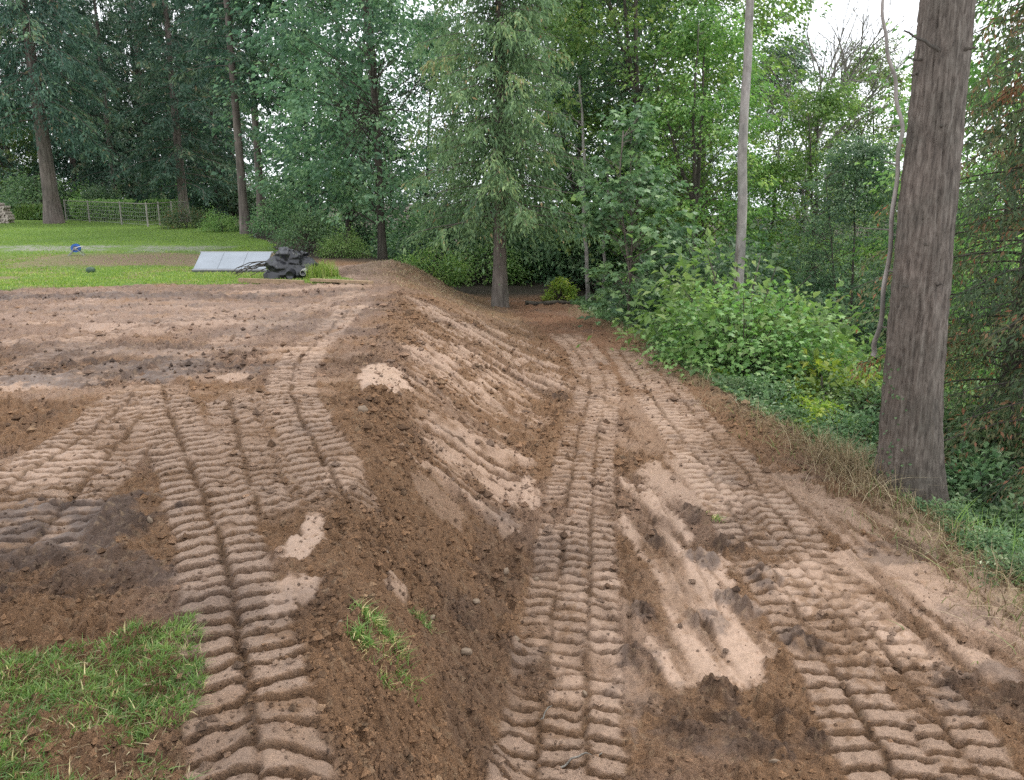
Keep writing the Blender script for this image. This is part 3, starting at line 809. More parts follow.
# ------------------------------------------------------------------ plant makers
def conifer(seed, H, cb, R, nb, r0, droop=.25, spray=.26, dens=1.0, up=.0, hang=.3, tip=.5, low=1.0, rust=0.0, inner=.12):
    r = np.random.RandomState(seed)
    wood = Buf(); leaf = Buf()
    k = np.linspace(0, 1, 14)
    sway = np.cumsum(r.randn(14, 2) * .03, 0) * k[:, None]
    tp = np.column_stack([sway, k * H])
    wood.tube(tp, np.maximum(r0 * (1 - k) ** .85, .012) * (1 + .35 * np.exp(-k * 40)), 10)
    for i in range(nb):
        u = (i + r.rand()) / nb
        h = cb + (H - cb) * u ** .9 * .985
        L = R * ((1 - u) ** .75 * (1 - (1 - low) * math.exp(-u * 8)) + .05) * r.uniform(.6, 1.12)
        az = i * 2.4 + r.randn() * .5
        d = np.array([math.cos(az), math.sin(az)])
        t = np.linspace(0, 1, 7)
        base = np.array([np.interp(h, tp[:, 2], tp[:, 0]), np.interp(h, tp[:, 2], tp[:, 1])])
        zz = h + L * (up * t - droop * t * t + (tip * .3) * t ** 3 * droop + .0)
        P = np.column_stack([base + d * (t * L)[:, None] + r.randn(7, 2) * .03 * L * t[:, None], zz])
        wood.tube(P, np.linspace(max(.012, r0 * .11 * (1 - u)), .005, 7), 4, cap=False)
        ns = max(4, int(L * 7 * dens))
        ts = r.uniform(inner, 1, ns)
        pts = np.stack([np.interp(ts, t, P[:, j]) for j in range(3)], 1)
        dd = np.array([d[0], d[1], 0])
        sd_ = np.array([-d[1], d[0], 0])
        sg = np.where(r.rand(ns) < .5, -1, 1)
        tl = L * .36 * (1.15 - ts) * r.uniform(.5, 1.2, ns) + .12
        td = unit(dd[None] * r.uniform(.3, 1.0, (ns, 1)) + sd_[None] * (sg * r.uniform(.4, 1.0, ns))[:, None] + np.array([0, 0, -1]) * (hang * r.uniform(.2, 1.6, (ns, 1))))
        m = 6
        uu = np.linspace(.05, 1, m)
        Q = pts[:, None] + td[:, None] * (tl[:, None] * uu[None])[:, :, None] + np.array([0, 0, -1]) * (hang * .5 * (tl[:, None] * uu[None] ** 2))[:, :, None]
        Q = Q.reshape(-1, 3) + r.randn(ns * m, 3) * .03
        D = np.repeat(td, m, 0) + r.randn(ns * m, 3) * .45 + np.array([0, 0, -hang * .7])
        Nn = np.array([0, 0, 1.0]) + r.randn(ns * m, 3) * .5
        sl = spray * r.uniform(.6, 1.3, ns * m)
        V, F = leaf_geo(Q, D, Nn, sl, sl * r.uniform(.22, .42, ns * m), .1)
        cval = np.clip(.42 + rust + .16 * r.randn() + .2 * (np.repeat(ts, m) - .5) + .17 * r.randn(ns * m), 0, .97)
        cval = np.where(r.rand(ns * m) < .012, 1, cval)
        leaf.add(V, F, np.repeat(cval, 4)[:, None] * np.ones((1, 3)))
    return wood, leaf

def broadleaf(seed, H, cb, R, ncl, nl, lf, r0, lean=(0, 0), lobed=False, flat=.5, fork=0, spread=.17, shell=.25, sway=.12):
    r = np.random.RandomState(seed)
    wood = Buf(); leaf = Buf()
    k = np.linspace(0, 1, 12)
    sw = np.cumsum(r.randn(12, 2) * sway * .5, 0) * k[:, None] + np.outer(k ** 1.3, lean)
    tp = np.column_stack([sw, k * H * .93])
    rad = np.maximum(r0 * (1 - .9 * k) ** .9, .012) * (1 + .4 * np.exp(-k * 35))
    wood.tube(tp, rad, 9)
    axes = [tp]
    for f in range(fork):
        h0 = H * r.uniform(.18, .45); az = r.rand() * 2 * PI
        b0 = np.array([np.interp(h0, tp[:, 2], tp[:, j]) for j in range(3)])
        t = np.linspace(0, 1, 9)
        Lh = H * .9 - h0
        P = b0 + np.column_stack([math.cos(az) * R * .7 * t ** .8, math.sin(az) * R * .7 * t ** .8, Lh * t]) + np.cumsum(r.randn(9, 3) * .06, 0) * t[:, None]
        wood.tube(P, np.linspace(r0 * .55, .015, 9), 7)
        axes.append(P)
    for i in range(ncl):
        u = r.rand() ** .85
        h = cb + (H - cb) * u
        env = R * max(.12, math.sin(PI * (.14 + .84 * u)) ** .75)
        q = env * math.sqrt(r.uniform(shell, 1)); az = r.rand() * 2 * PI
        ax = axes[r.randint(len(axes))]
        c0 = np.array([np.interp(h, ax[:, 2], ax[:, j]) for j in range(2)]) if len(axes) == 1 else np.array([np.interp(h, tp[:, 2], tp[:, j]) for j in range(2)])
        c = np.array([c0[0] + math.cos(az) * q, c0[1] + math.sin(az) * q, h])
        ha = max(ax[0, 2] + .1, min(h - q * r.uniform(.35, .9), ax[-1, 2] * .97))
        if ha < ax[0, 2]: ha = ax[0, 2]
        a = np.array([np.interp(ha, ax[:, 2], ax[:, j]) for j in range(3)])
        t = np.linspace(0, 1, 6)[:, None]
        mid = (a + c) / 2 + np.array([0, 0, .12 * q]) + r.randn(3) * .08 * q
        P = a * (1 - t) ** 2 + 2 * mid * t * (1 - t) + c * t * t
        ra = max(.010, .26 * r0 * (1 - ha / H))
        wood.tube(P, np.linspace(ra, .006, 6), 5, cap=False)
        s = R * spread * r.uniform(.7, 1.5)
        n = int(nl * r.uniform(.6, 1.3))
        # leaves hang in small flat sprays inside the clump
        ng = max(3, n // 9)
        gcn = r.randn(ng, 3) * np.array([s, s, s * flat])
        g = r.randint(ng, size=n)
        off = gcn[g] + r.randn(n, 3) * np.array([.30, .30, .14]) * s * .9
        D = unit(off * np.array([1, 1, .3]) + np.array([math.cos(az), math.sin(az), 0]) * s * .6 + r.randn(n, 3) * s * .6) + np.array([0, 0, -.45])
        Nn = np.array([0, 0, 1.0]) + r.randn(n, 3) * .42
        sl = lf * r.uniform(.6, 1.25, n)
        if lobed:
            V, F = lobed_geo(c + off, D, Nn, sl); m = 11
        else:
            V, F = leaf_geo(c + off, D, Nn, sl, sl * r.uniform(.55, .8, n)); m = 4
        cv = np.clip(.45 + .15 * r.randn() + .10 * r.randn(ng)[g] + .16 * r.randn(n), 0, 1)
        leaf.add(V, F, np.repeat(cv, m)[:, None] * np.ones((1, 3)))
    return wood, leaf

def shrub(seed, H, R, nst, ncl, nl, lf, lobed=False):
    r = np.random.RandomState(seed); wood = Buf(); leaf = Buf()
    for i in range(nst):
        az = r.rand() * 2 * PI; q = R * r.uniform(.2, .8)
        t = np.linspace(0, 1, 6)
        P = np.column_stack([math.cos(az) * q * t ** 1.4, math.sin(az) * q * t ** 1.4, H * r.uniform(.55, .95) * t]) + r.randn(6, 3) * .02 * t[:, None]
        wood.tube(P, np.linspace(.018, .005, 6), 5)
    for i in range(ncl):
        v = r.randn(3); v /= np.linalg.norm(v); v[2] = abs(v[2])
        q = r.uniform(.5, 1) ** .5
        c = np.array([v[0] * R * q, v[1] * R * q, .10 * H + v[2] * H * .85 * q * r.uniform(.6, 1.05)])
        s = R * .17 * r.uniform(.7, 1.4); n = int(nl * r.uniform(.6, 1.3))
        t = np.linspace(0, 1, 4)[:, None]
        a0 = np.array([c[0] * .3, c[1] * .3, c[2] * .4])
        wood.tube(a0 * (1 - t) + c * t + np.array([0, 0, .1]) * t * (1 - t), [.008, .006, .005, .003], 4, cap=False)
        off = r.randn(n, 3) * np.array([s, s, s * .65])
        D = unit(off + v * s * .5) + r.randn(n, 3) * .4 + np.array([0, 0, -.35])
        Nn = np.array([0, 0, 1.0]) + v * .35 + r.randn(n, 3) * .42
        sl = lf * r.uniform(.6, 1.25, n)
        if lobed: V, F = lobed_geo(c + off, D, Nn, sl); m = 11
        else: V, F = leaf_geo(c + off, D, Nn, sl, sl * r.uniform(.5, .75, n)); m = 4
        cv = np.clip(.45 + .16 * r.randn() + .18 * r.randn(n), 0, 1)
        leaf.add(V, F, np.repeat(cv, m)[:, None] * np.ones((1, 3)))
    return wood, leaf

class Plant:
    def __init__(s, wl, bark, leafm):
        s.w = wl[0].mesh('trunk', [bark], True)
        s.l = wl[1].mesh('crown', [leafm], False) if wl[1].n else None
    def put(s, name, x, y, label, cat='tree', group=None, rz=0, sc=1.0, parts=('trunk', 'crown'), leafm=None, bark=None, tilt=(0, 0), dz=-.12, xy=None):
        root = empty(name, (x, y, Z(x, y) + dz), label, cat, group, rz, sc)
        root.rotation_euler = (tilt[0], tilt[1], rz)
        if xy: root.scale = (sc * xy, sc * xy, sc)
        o = link(parts[0], s.w, root)
        if bark: o.material_slots[0].link = 'OBJECT'; o.material_slots[0].material = bark
        if s.l:
            o = link(parts[1], s.l, root)
            if leafm: o.material_slots[0].link = 'OBJECT'; o.material_slots[0].material = leafm
        return root

# kinds
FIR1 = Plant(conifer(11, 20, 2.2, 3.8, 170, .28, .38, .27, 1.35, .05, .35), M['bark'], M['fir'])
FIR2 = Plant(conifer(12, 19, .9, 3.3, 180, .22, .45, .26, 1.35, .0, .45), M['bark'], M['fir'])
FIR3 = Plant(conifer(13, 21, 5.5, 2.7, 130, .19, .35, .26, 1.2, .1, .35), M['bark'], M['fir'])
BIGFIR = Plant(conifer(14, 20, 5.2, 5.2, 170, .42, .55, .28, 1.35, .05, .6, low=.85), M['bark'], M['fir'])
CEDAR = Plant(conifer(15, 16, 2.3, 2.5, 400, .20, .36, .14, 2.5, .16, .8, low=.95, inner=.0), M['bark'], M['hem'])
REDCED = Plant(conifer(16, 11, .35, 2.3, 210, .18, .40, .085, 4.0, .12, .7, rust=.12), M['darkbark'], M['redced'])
DEC1 = Plant(broadleaf(21, 17, 2.0, 3.8, 150, 165, .20, .16, fork=1), M['darkbark'], M['blue'])
DEC2 = Plant(broadleaf(22, 18, 1.8, 3.4, 145, 165, .19, .14, (.8, 0), fork=2), M['darkbark'], M['warm'])
DEC3 = Plant(broadleaf(23, 15, .9, 3.2, 140, 160, .18, .13, (-.6, .3), fork=1, spread=.19), M['darkbark'], M['blue'])
DEC4 = Plant(broadleaf(24, 13, 1.6, 3.0, 110, 150, .16, .17, (.5, 0), fork=2, spread=.18), M['darkbark'], M['warm'])
UND1 = Plant(shrub(31, 2.2, 1.5, 9, 60, 60, .13), M['darkbark'], M['maple'])
UND2 = Plant(shrub(32, 1.7, 1.2, 8, 50, 60, .11), M['darkbark'], M['shrub'])

# ------------------------------------------------------------------ the forest
G1 = 'conifers behind the lawn'; G2 = 'broadleaf trees at the wood edge'; G3 = 'dim trees deep in the wood'
def T(kind, name, px, y, sc, label, group=None, rz=0, **k):
    return kind.put(name, X(px, y), y, label, 'tree', group, rz, sc, **k)
T(BIGFIR, 'fir_tree', 57, 44, 1.0, 'thick pale-barked fir at the left end of the wire fence', G1, .4)
T(FIR2, 'fir_tree', 120, 52, 1.0, 'dark fir behind the wire fence near its left end', G1, 1.0)
T(FIR1, 'fir_tree', 155, 56, 1.05, 'dark fir behind the wire fence near its middle', G1, 2.1)
T(FIR1, 'fir_tree', 187, 45, .95, 'fir with a bare lower trunk at the right end of the wire fence', G1, 3.0)
T(FIR2, 'fir_tree', 222, 50, 1.1, 'dark dense fir between the fence end and the slim grey trunk', G1, .2)
T(FIR3, 'fir_tree', 247, 36, 1.05, 'slim fir with a long straight grey trunk beyond the pale sheet', G1, 4.0)
T(FIR3, 'fir_tree', 264, 41, 1.1, 'thinner fir trunk just right of the slim grey fir', G1, 5.0)
T(FIR2, 'fir_tree', -30, 52, 1.1, 'fir at the far left edge above the log stack', G1, 2.6)
T(FIR1, 'fir_tree', 95, 62, 1.1, 'tall fir rising far behind the thick pale-barked fir', G1, 4.4)
T(FIR2, 'fir_tree', 200, 62, 1.15, 'tall fir far behind the right end of the wire fence', G1, 1.4)
T(DEC4, 'broadleaf_tree', 12, 56, .62, 'low light green tree at the left edge behind the log stack', G2, 1.0)
T(DEC1, 'broadleaf_tree', 312, 40, 1.0, 'tall blue-green broadleaf tree beyond the black plastic heap', G2, .5)
T(DEC3, 'broadleaf_tree', 350, 37, 1.1, 'blue-green broadleaf tree between the heap and the hump of the bank', G2, 2.0)
T(DEC1, 'broadleaf_tree', 383, 29, .95, 'dark-trunked broadleaf tree standing at the top of the hump', G2, 3.3)
T(DEC3, 'broadleaf_tree', 425, 40, .78, 'broadleaf tree behind the left side of the central cedar', G2, 4.0)
T(CEDAR, 'cedar_tree', 500, 21.9, 1.0, 'central drooping cedar with thick bare foot at the end of the bank', None, .8)
T(DEC2, 'broadleaf_tree', 545, 36, .68, 'green broadleaf tree behind the right side of the central cedar', G2, 1.1)
T(DEC3, 'broadleaf_tree', 578, 31, 1.0, 'broadleaf tree right of the cedar behind the pale dead snag', G2, 5.2)
T(DEC2, 'broadleaf_tree', 640, 28, .95, 'tree with dark leaning limbs above the big-leaved maple sapling', G2, 2.9)
T(DEC1, 'broadleaf_tree', 615, 44, 1.05, 'broadleaf tree filling the gap behind the pale dead snag', G2, .0)
T(DEC2, 'broadleaf_tree', 700, 34, .95, 'warm green tree left of the pale straight alder trunk', G2, 4.5)
T(DEC4, 'broadleaf_tree', 690, 25, .75, 'smaller tree behind the right side of the maple sapling', G2, .9)
T(DEC4, 'broadleaf_tree', 815, 26, .66, 'spreading tree with dark trunk between the alder and the big trunk', G2, 2.2)
T(DEC3, 'broadleaf_tree', 770, 38, .74, 'green tree seen right behind the pale alder trunk', G2, 1.9)
T(DEC2, 'broadleaf_tree', 868, 36, .62, 'low green tree just left of the dead leaning stem', G2, 3.7)
T(DEC3, 'broadleaf_tree', 855, 19, .42, 'small leafy tree behind the dead leaning stem at the big trunk', G2, 5.5)
T(DEC4, 'broadleaf_tree', 1000, 19, .95, 'bright green broadleaf tree right of the big trunk at the top', G2, 4.1)
T(DEC2, 'broadleaf_tree', 965, 26, .42, 'broadleaf tree hidden mostly behind the big trunk', G2, .6)
T(REDCED, 'cedar_tree', 1012, 10.2, 1.0, 'dark cedar with rusty brown sprays right of the big trunk', None, 1.2)
T(REDCED, 'cedar_tree', 1085, 8.6, .9, 'dark cedar at the right edge of the picture', None, 3.9)
# dim trees further in, nothing tells them apart
r = np.random.RandomState(77)
BK = [(FIR1, 1), (DEC1, 0), (FIR2, 1), (DEC3, 0), (DEC2, 0)]
for i in range(40):
    px = -140 + i * 32 + r.uniform(-10, 10)
    y = r.uniform(54, 84)
    kd, con = BK[i % 5] if px > 330 else BK[(i % 2) * 2]
    sc = r.uniform(.95, 1.2)
    if px > 255 and i % 2: continue
    if px > 255: sc *= .62
    if 740 < px < 950: kd, con, sc = DEC3, 0, r.uniform(.55, .75)
    con = kd in (FIR1, FIR2)
    T(kd, 'fir_tree' if con else 'broadleaf_tree', px, y, sc, 'dim fir deep in the wood' if con else 'dim broadleaf tree deep in the wood', G3, r.rand() * 6)

# alder: straight pale trunk
def pole_tree(name, px, y, pxtop, H, r0, label, bark, nbr, seed, crown=None, hmin=.5):
    rr = np.random.RandomState(seed)
    x = X(px, y); z0 = Z(x, y) - .2
    root = empty(name, (x, y, z0), label, 'tree')
    dxt = pxtop
    k = np.linspace(0, 1, 16)
    P = np.column_stack([k * dxt + .035 * np.sin(k * 11) + .02 * np.sin(k * 31), k * .2, k * H])
    b = Buf(); b.tube(P, r0 * (1 - .6 * k) * (1 + .3 * np.exp(-k * 30)), 12)
    link('trunk', b.mesh('trunk', [bark], True), root)
    for i in range(nbr):
        h = H * rr.uniform(hmin, .97); az = rr.rand() * 2 * PI; L = rr.uniform(.5, 1.6) * r0 * 8
        t = np.linspace(0, 1, 6)[:, None]
        base = np.array([np.interp(h, P[:, 2], P[:, 0]), np.interp(h, P[:, 2], P[:, 1]), h])
        e = base + np.array([math.cos(az) * L, math.sin(az) * L, L * rr.uniform(.1, .8)])
        q = base * (1 - t) + e * t + rr.randn(6, 3) * .05 * L * t
        b = Buf(); b.tube(q, np.linspace(r0 * .22, .006, 6), 5)
        for j in range(5):
            s0 = q[rr.randint(2, 6)]; e2 = s0 + rr.randn(3) * L * .3 + np.array([0, 0, L * .25])
            b.tube(s0 * (1 - t) + e2 * t, np.linspace(.007, .003, 6), 4, cap=False)
        link('branch', b.mesh('branch', [bark], True), root)
    return root
al = pole_tree('alder_tree', 738, 18, -.22, 15, .125, 'pale straight alder trunk rising from the bright green shrub', M['pale'], 9, 5, hmin=.62)
cr_ = broadleaf(26, 15, 9.5, 2.2, 45, 90, .14, .05)
link('crown', cr_[1].mesh('crown', [M['warm']], False), al)
pole_tree('dead_snag', 588, 26.5, -.35, 7.2, .075, 'thin pale dead snag behind the left side of the maple sapling', M['pale'], 7, 6, hmin=.4)
pole_tree('dead_snag', 603, 27.5, .1, 5.8, .06, 'shorter pale dead snag right beside the taller one', M['pale'], 5, 8, hmin=.5)

# bare twiggy tree against the sky
def bare_tree(seed, H, R):
    rr = np.random.RandomState(seed); b = Buf()
    def br(p, d, L, r, lev):
        t = np.linspace(0, 1, 6)
        bend = rr.randn(3) * .12
        P = p + np.outer(t * L, d) + np.outer(t * t * L, bend)
        b.tube(P, np.linspace(r, r * .55, 6), 6 if lev < 2 else 4, cap=lev == 0)
        if lev >= 4: return
        for i in range(5 if lev else 9):
            u = rr.uniform(.35, 1.0)
            q = np.array([np.interp(u, t, P[:, j]) for j in range(3)])
            nd = d + rr.randn(3) * .45 + np.array([0, 0, .18]); nd /= np.linalg.norm(nd)
            br(q, nd, L * rr.uniform(.38, .62), max(.005, r * .45), lev + 1)
    br(np.zeros(3), np.array([0.02, 0, 1.0]), H * .5, .13, 0)
    return b
bt = bare_tree(4, 15, 3)
x_ = X(795, 29); root = empty('bare_tree', (x_, 29, Z(x_, 29) - .2), 'leafless grey tree with fine twigs against the white sky', 'tree')
root.rotation_euler = (0, .04, 0)
link('trunk', bt.mesh('trunk', [M['deadwood']], True), root)

# big furrowed trunk on the right
BX, BY = U(910, 500, -1.05)
BY += .25; BX = X(906, BY, -1.1)
bz = Z(BX, BY) - .25
root = empty('big_conifer', (BX, BY, bz), 'massive furrowed grey-brown trunk beside the track on the right', 'tree')
NA, NH = 110, 460
HH = 9.5
k = np.linspace(0, 1, NH); a = np.linspace(0, 2 * PI, NA, endpoint=False)
hgt = k * HH
def at(px, py, yy):                        # point on a pixel's ray at ground distance yy
    dx = (px - 512) / FPX; dy = -(py - 390) / FPX
    k = yy / (math.cos(TILT) + dy * math.sin(TILT))
    return np.array([dx * k, yy, CAMH + k * (-math.sin(TILT) + dy * math.cos(TILT))])
axis = np.array([at(px, py, BY) - (BX, BY, bz) for px, py in ((908, 520), (909, 480), (911.5, 400), (919, 300), (928, 200), (938, 100), (947, 8))])
wid = np.array([.31, .29, .262, .250, .232, .215, .212])
cx = np.interp(hgt, axis[:, 2], axis[:, 0]); cx = np.where(hgt > axis[-1, 2], axis[-1, 0] - .03 * (hgt - axis[-1, 2]), cx)
cx = np.convolve(np.pad(cx, 15, 'edge'), np.ones(31) / 31, 'valid')
rad = np.interp(hgt, axis[:, 2], wid) + .15 * np.exp(-hgt / .33)
rad = np.convolve(np.pad(rad, 15, 'edge'), np.ones(31) / 31, 'valid')
A, K = np.meshgrid(a, hgt)
xx, yy_ = np.cos(A), np.sin(A)
rid = fbm(xx * 9.0 + 3, yy_ * 9.0 + K * .9, 1.3, 3, 80)
rid2 = fbm(xx * 14, yy_ * 14 + K * 2.6, 1.3, 2, 81)
plate_ = fbm(xx * 7 + 9, yy_ * 7 + K * 4.5, 1.6, 2, 82)
furrow = -np.abs(rid) * .040 + rid2 * .012 - .010 * sm(.15, -.15, np.abs(plate_) - .12)
but = .06 * np.exp(-K / .5) * np.cos(A * 5 + .7)
Rr = rad[:, None] * (1 + but * 1.2) + furrow + .02
TV = np.stack([xx * Rr + cx[:, None], yy_ * Rr, K], -1).reshape(-1, 3)
i = np.arange(NH - 1)[:, None] * NA; j = np.arange(NA)[None]; j2 = (j + 1) % NA
TF = np.stack([i + j, i + j2, i + NA + j2, i + NA + j], -1).reshape(-1, 4)
link('trunk', mesh_np('trunk', TV, TF, [M['bigbark']], True), root)
def tr(h): return float(np.interp(h, hgt, cx)), float(np.interp(h, hgt, rad))
def stub(name, h, az, L, r, rise, bend=0.0, seed=0, daz=0.0):
    rr = np.random.RandomState(seed)
    c, q = tr(h); d = np.array([math.cos(az + daz), math.sin(az + daz), rise])
    t = np.linspace(0, 1, 9)[:, None]
    p0 = np.array([c, 0, h]) + np.array([math.cos(az), math.sin(az), 0]) * (q - .06)
    P = p0 + d * (L + .06) * t + np.array([0, 0, bend]) * t * t + rr.randn(9, 3) * .008 * t
    b = Buf(); b.tube(P, np.linspace(r, r * .35, 9), 7)
    link(name, b.mesh(name, [M['darkbark']], True), root)
front = -PI / 2
def hh(py):                                 # trunk height seen at pixel row py
    ang = TILT + math.atan((py - 390) / FPX)
    return CAMH - (BY - .25) * math.tan(ang) - bz
stub('branch', hh(54), front - .25, .46, .020, .48, -.07, 1, -1.0)
stub('branch_stub', hh(50), front + .45, .10, .028, .15, 0, 2)
stub('branch_stub', hh(57), front - 1.35, .14, .016, .1, 0, 3)
stub('branch_stub', hh(68), front - 1.5, .08, .018, -.2, 0, 4)
stub('branch_stub', hh(127), front - .25, .06, .02, .1, 0, 5)
stub('branch_stub', hh(246), front - .45, .06, .018, .1, 0, 6)
stub('branch_stub', hh(287), front + .1, .09, .014, .2, 0, 7)
stub('branch_stub', hh(288), front - .9, .14, .013, .05, 0, 8)
stub('branch', hh(-25), front - 1.3, .4, .018, .1, -.05, 9)
# upper crown above the frame so that the trunk is a whole tree
cw = conifer(17, 20, 10.5, 3.2, 70, .12, .4, .28, .9, .0, .4)
VV = np.vstack(cw[1].V); VV[:, 0] += cx[-1]
link('crown', mesh_np('crown', VV, np.vstack(cw[1].F), [M['fir']], False, np.vstack(cw[1].C)), root)
k2 = np.linspace(0, 1, 12)
b = Buf(); b.tube(np.column_stack([cx[-1] + 0 * k2, 0 * k2, 9.3 + k2 * 10.5]), .17 * (1 - k2) + .01, 10)
link('upper_trunk', b.mesh('upper_trunk', [M['bark']], True), root)

# dead leaning stem left of it
def at(px, py, yy):                        # point on a pixel's ray at ground distance yy
    ang = TILT
    dx = (px - 512) / FPX; dy = -(py - 390) / FPX
    k = yy / (math.cos(ang) + dy * math.sin(ang))
    return np.array([dx * k, yy, CAMH + k * (-math.sin(ang) + dy * math.cos(ang))])
P = smooth_path(np.array([at(a, b, yy) for a, b, yy in [(873, 356, 8.25), (876, 340, 8.2), (885, 290, 8.05), (891, 230, 7.95), (898, 165, 7.8), (901, 125, 7.7), (895, 85, 7.6), (887, 45, 7.5), (883, 5, 7.45), (880, -40, 7.4)]]), 6)
root = empty('leaning_dead_stem', tuple(P[0]), 'bent pale dead stem leaning along the left of the big trunk', 'branch')
b = Buf(); b.tube(P - P[0] + .012 * np.sin(np.arange(len(P))[:, None] * np.array([.9, .6, .4])), np.linspace(.026, .012, len(P)), 8)
link('stem', b.mesh('stem', [M['pale']], True), root)
for q, d in ((18, (-.30, .05, .02)), (24, (-.14, 0, .03)), (30, (-.12, .1, -.02)), (14, (.20, -.35, -.02)), (8, (.22, -.30, .0))):
    b = Buf(); t = np.linspace(0, 1, 5)[:, None]
    b.tube(P[q] - P[0] + np.array(d) * t, np.linspace(.009, .004, 5), 5)
    link('side_twig', b.mesh('side_twig', [M['deadwood']], True), root)

# ------------------------------------------------------------------ shrubs and saplings along the track
ms = broadleaf(41, 5.3, .55, 1.12, 95, 44, .17, .035, (.1, 0), lobed=True, flat=.45, fork=1, spread=.2, shell=.2)
MAPLE = Plant(ms, M['bark'], M['maple'])
MAPLE.put('maple_sapling', X(628, 18.6), 18.6, 'big-leaved maple sapling with twin pale stems at the track end', 'sapling', rz=.5, sc=.97)
MAPLE.put('maple_sapling', X(672, 20), 20, 'darker maple sapling right behind the twin-stemmed one', 'sapling', rz=2.9, sc=.6)
SH1 = Plant(shrub(51, 2.1, 1.45, 12, 125, 46, .105, True), M['darkbark'], M['shrub'])
SH2 = Plant(shrub(52, 1.0, .75, 9, 45, 46, .10), M['darkbark'], M['cover'])
SH3 = Plant(shrub(53, .75, .5, 7, 30, 40, .10), M['darkbark'], M['lime'])
def sh(kd, px, y, sc, label, rz=0, name='shrub', **k):
    return kd.put(name, X(px, y, -1.2), y, label, 'shrub', 'shrubs along the track and wood edge', rz, sc, ('stems', 'foliage'), dz=-.05, **k)
sh(UND2, 738, 15.0, 1.75, 'tall loose bush hiding the foot of the pale alder trunk', 2.4, leafm=M['shrub'])
sh(UND1, 703, 14.7, .62, 'dull green bush at the left side of the large bright shrub', 1.7)
sh(SH2, 797, 12.9, 1.15, 'dark bramble mound at the right side of the large bright shrub', 3.3)
sh(SH3, 836, 12.2, 1.7, 'yellow-green bush between the bramble mound and the leaning stem', 4.6)
sh(UND2, 858, 11.2, .6, 'rusty dry bush right below the leaning stem', .8, leafm=M['redced'])
sh(SH1, 744, 13.8, 1.05, 'large bright green shrub in front of the pale alder trunk', .3)
sh(SH1, 695, 15.6, .72, 'leafy shrub between the maple sapling and the large bright shrub', 1.8)
sh(SH1, 815, 14.6, .72, 'leafy shrub right behind the large bright green shrub', 4.0)
sh(SH3, 822, 10.9, .95, 'yellow-green low shrub left of the big trunk', 0)
sh(SH3, 790, 11.6, .7, 'smaller lime shrub at the foot of the large bright shrub', 2)
sh(SH2, 768, 11.8, .72, 'dark leafy low shrub at the track edge below the large shrub', 1)
sh(SH2, 850, 10.0, .75, 'low bramble bush behind the dry grass left of the big trunk', 2.2)
sh(SH2, 872, 11.4, 1.1, 'bramble bush behind the dead leaning stem', 3.0)
sh(SH2, 690, 14.9, .6, 'low green bush at the track edge below the maple sapling', 3.5)
sh(SH2, 655, 17.2, .55, 'small green bush by the twin maple stems', 4.4)
sh(SH2, 985, 8.3, .9, 'dark bramble bush right of the big trunk foot', .4)
sh(SH2, 1030, 7.0, .7, 'bramble bush at the right edge of the picture', 1.4)
sh(SH2, 960, 9.6, 1.3, 'tall dark bush in the shade behind the big trunk', 5.2)
sh(SH1, 990, 11.8, .9, 'broad-leaved green shrub right of the big trunk at mid height', 2.5)
sh(SH1, 838, 11.9, .55, 'mid green leafy bush left of the dead leaning stem', 5.0)
sh(UND2, 862, 12.6, .95, 'yellow-green tall bush behind the dead leaning stem', 1.5, leafm=M['warm'])
sh(UND2, 790, 16.5, 1.1, 'olive bush above the large bright green shrub', .7, leafm=M['warm'])
sh(UND2, 845, 17.5, 1.3, 'tall olive thicket left of the big trunk', 3.7, leafm=M['warm'])
VERGE = [(SH2, 600, 19.6, .3, 'low green plant on the verge at the far end of the track'), (SH3, 716, 13.0, .5, 'pale green plant on the verge left of the large bright shrub'), (SH2, 735, 12.0, .42, 'small dark plant on the verge below the large bright shrub'),
         (SH3, 803, 10.2, .55, 'pale lime weed on the verge in front of the yellow-green shrub'), (SH2, 792, 10.6, .5, 'dark bramble clump on the verge right of the large bright shrub'), (SH2, 832, 9.6, .45, 'small bramble clump on the verge left of the dry grass'),
         (SH3, 848, 10.4, .8, 'tall lime weed just behind the verge left of the leaning stem'), (SH2, 940, 6.9, .34, 'small bramble at the right foot of the big trunk'), (SH2, 985, 6.1, .36, 'bramble on the verge below the dark cedar'), (SH2, 1015, 5.6, .36, 'bramble on the verge at the right edge of the picture')]
for i, (kd, px, yy, sc_, lb) in enumerate(VERGE):
    sh(kd, px, yy, sc_, lb, i * 1.1)
sh(SH3, 560, 23.6, 1.0, 'small bright lime shrub at the far end of the dirt track', 1.0)
sh(UND2, 432, 25.0, .85, 'yellowish bush behind the hump left of the central cedar', 1.2, leafm=M['warm'])
sh(UND1, 312, 27.5, .75, 'dark round bush behind the black plastic heap', 2.2)
sh(UND2, 345, 26.0, .6, 'low bush right of the black heap at the wood edge', .2)
sh(UND2, 190, 40, .85, 'rusty green bush at the right end of the wire fence', 4.2, leafm=M['redced'])
sh(UND2, 225, 37.5, .7, 'low green bush left of the slim grey fir trunk', 3.1)
sh(UND1, 280, 34, .8, 'bush between the slim grey fir and the black heap', .9)
r = np.random.RandomState(91)
for i in range(52):                          # undergrowth closing the gaps between the trunks
    px = -30 + i * 21 + r.uniform(-10, 10)
    y = r.uniform(29, 46) if px > 330 else r.uniform(49, 58)
    if px > 640: y = r.uniform(18, 34)
    (UND1 if i % 3 else UND2).put('undergrowth_bush', X(px, y), y, 'dark undergrowth bush in the shade between the tree trunks', 'shrub', 'undergrowth between the trunks', r.rand() * 6, r.uniform(1.0, 1.7), ('stems', 'foliage'), dz=-.05, leafm=M['blue'] if i % 2 else None)

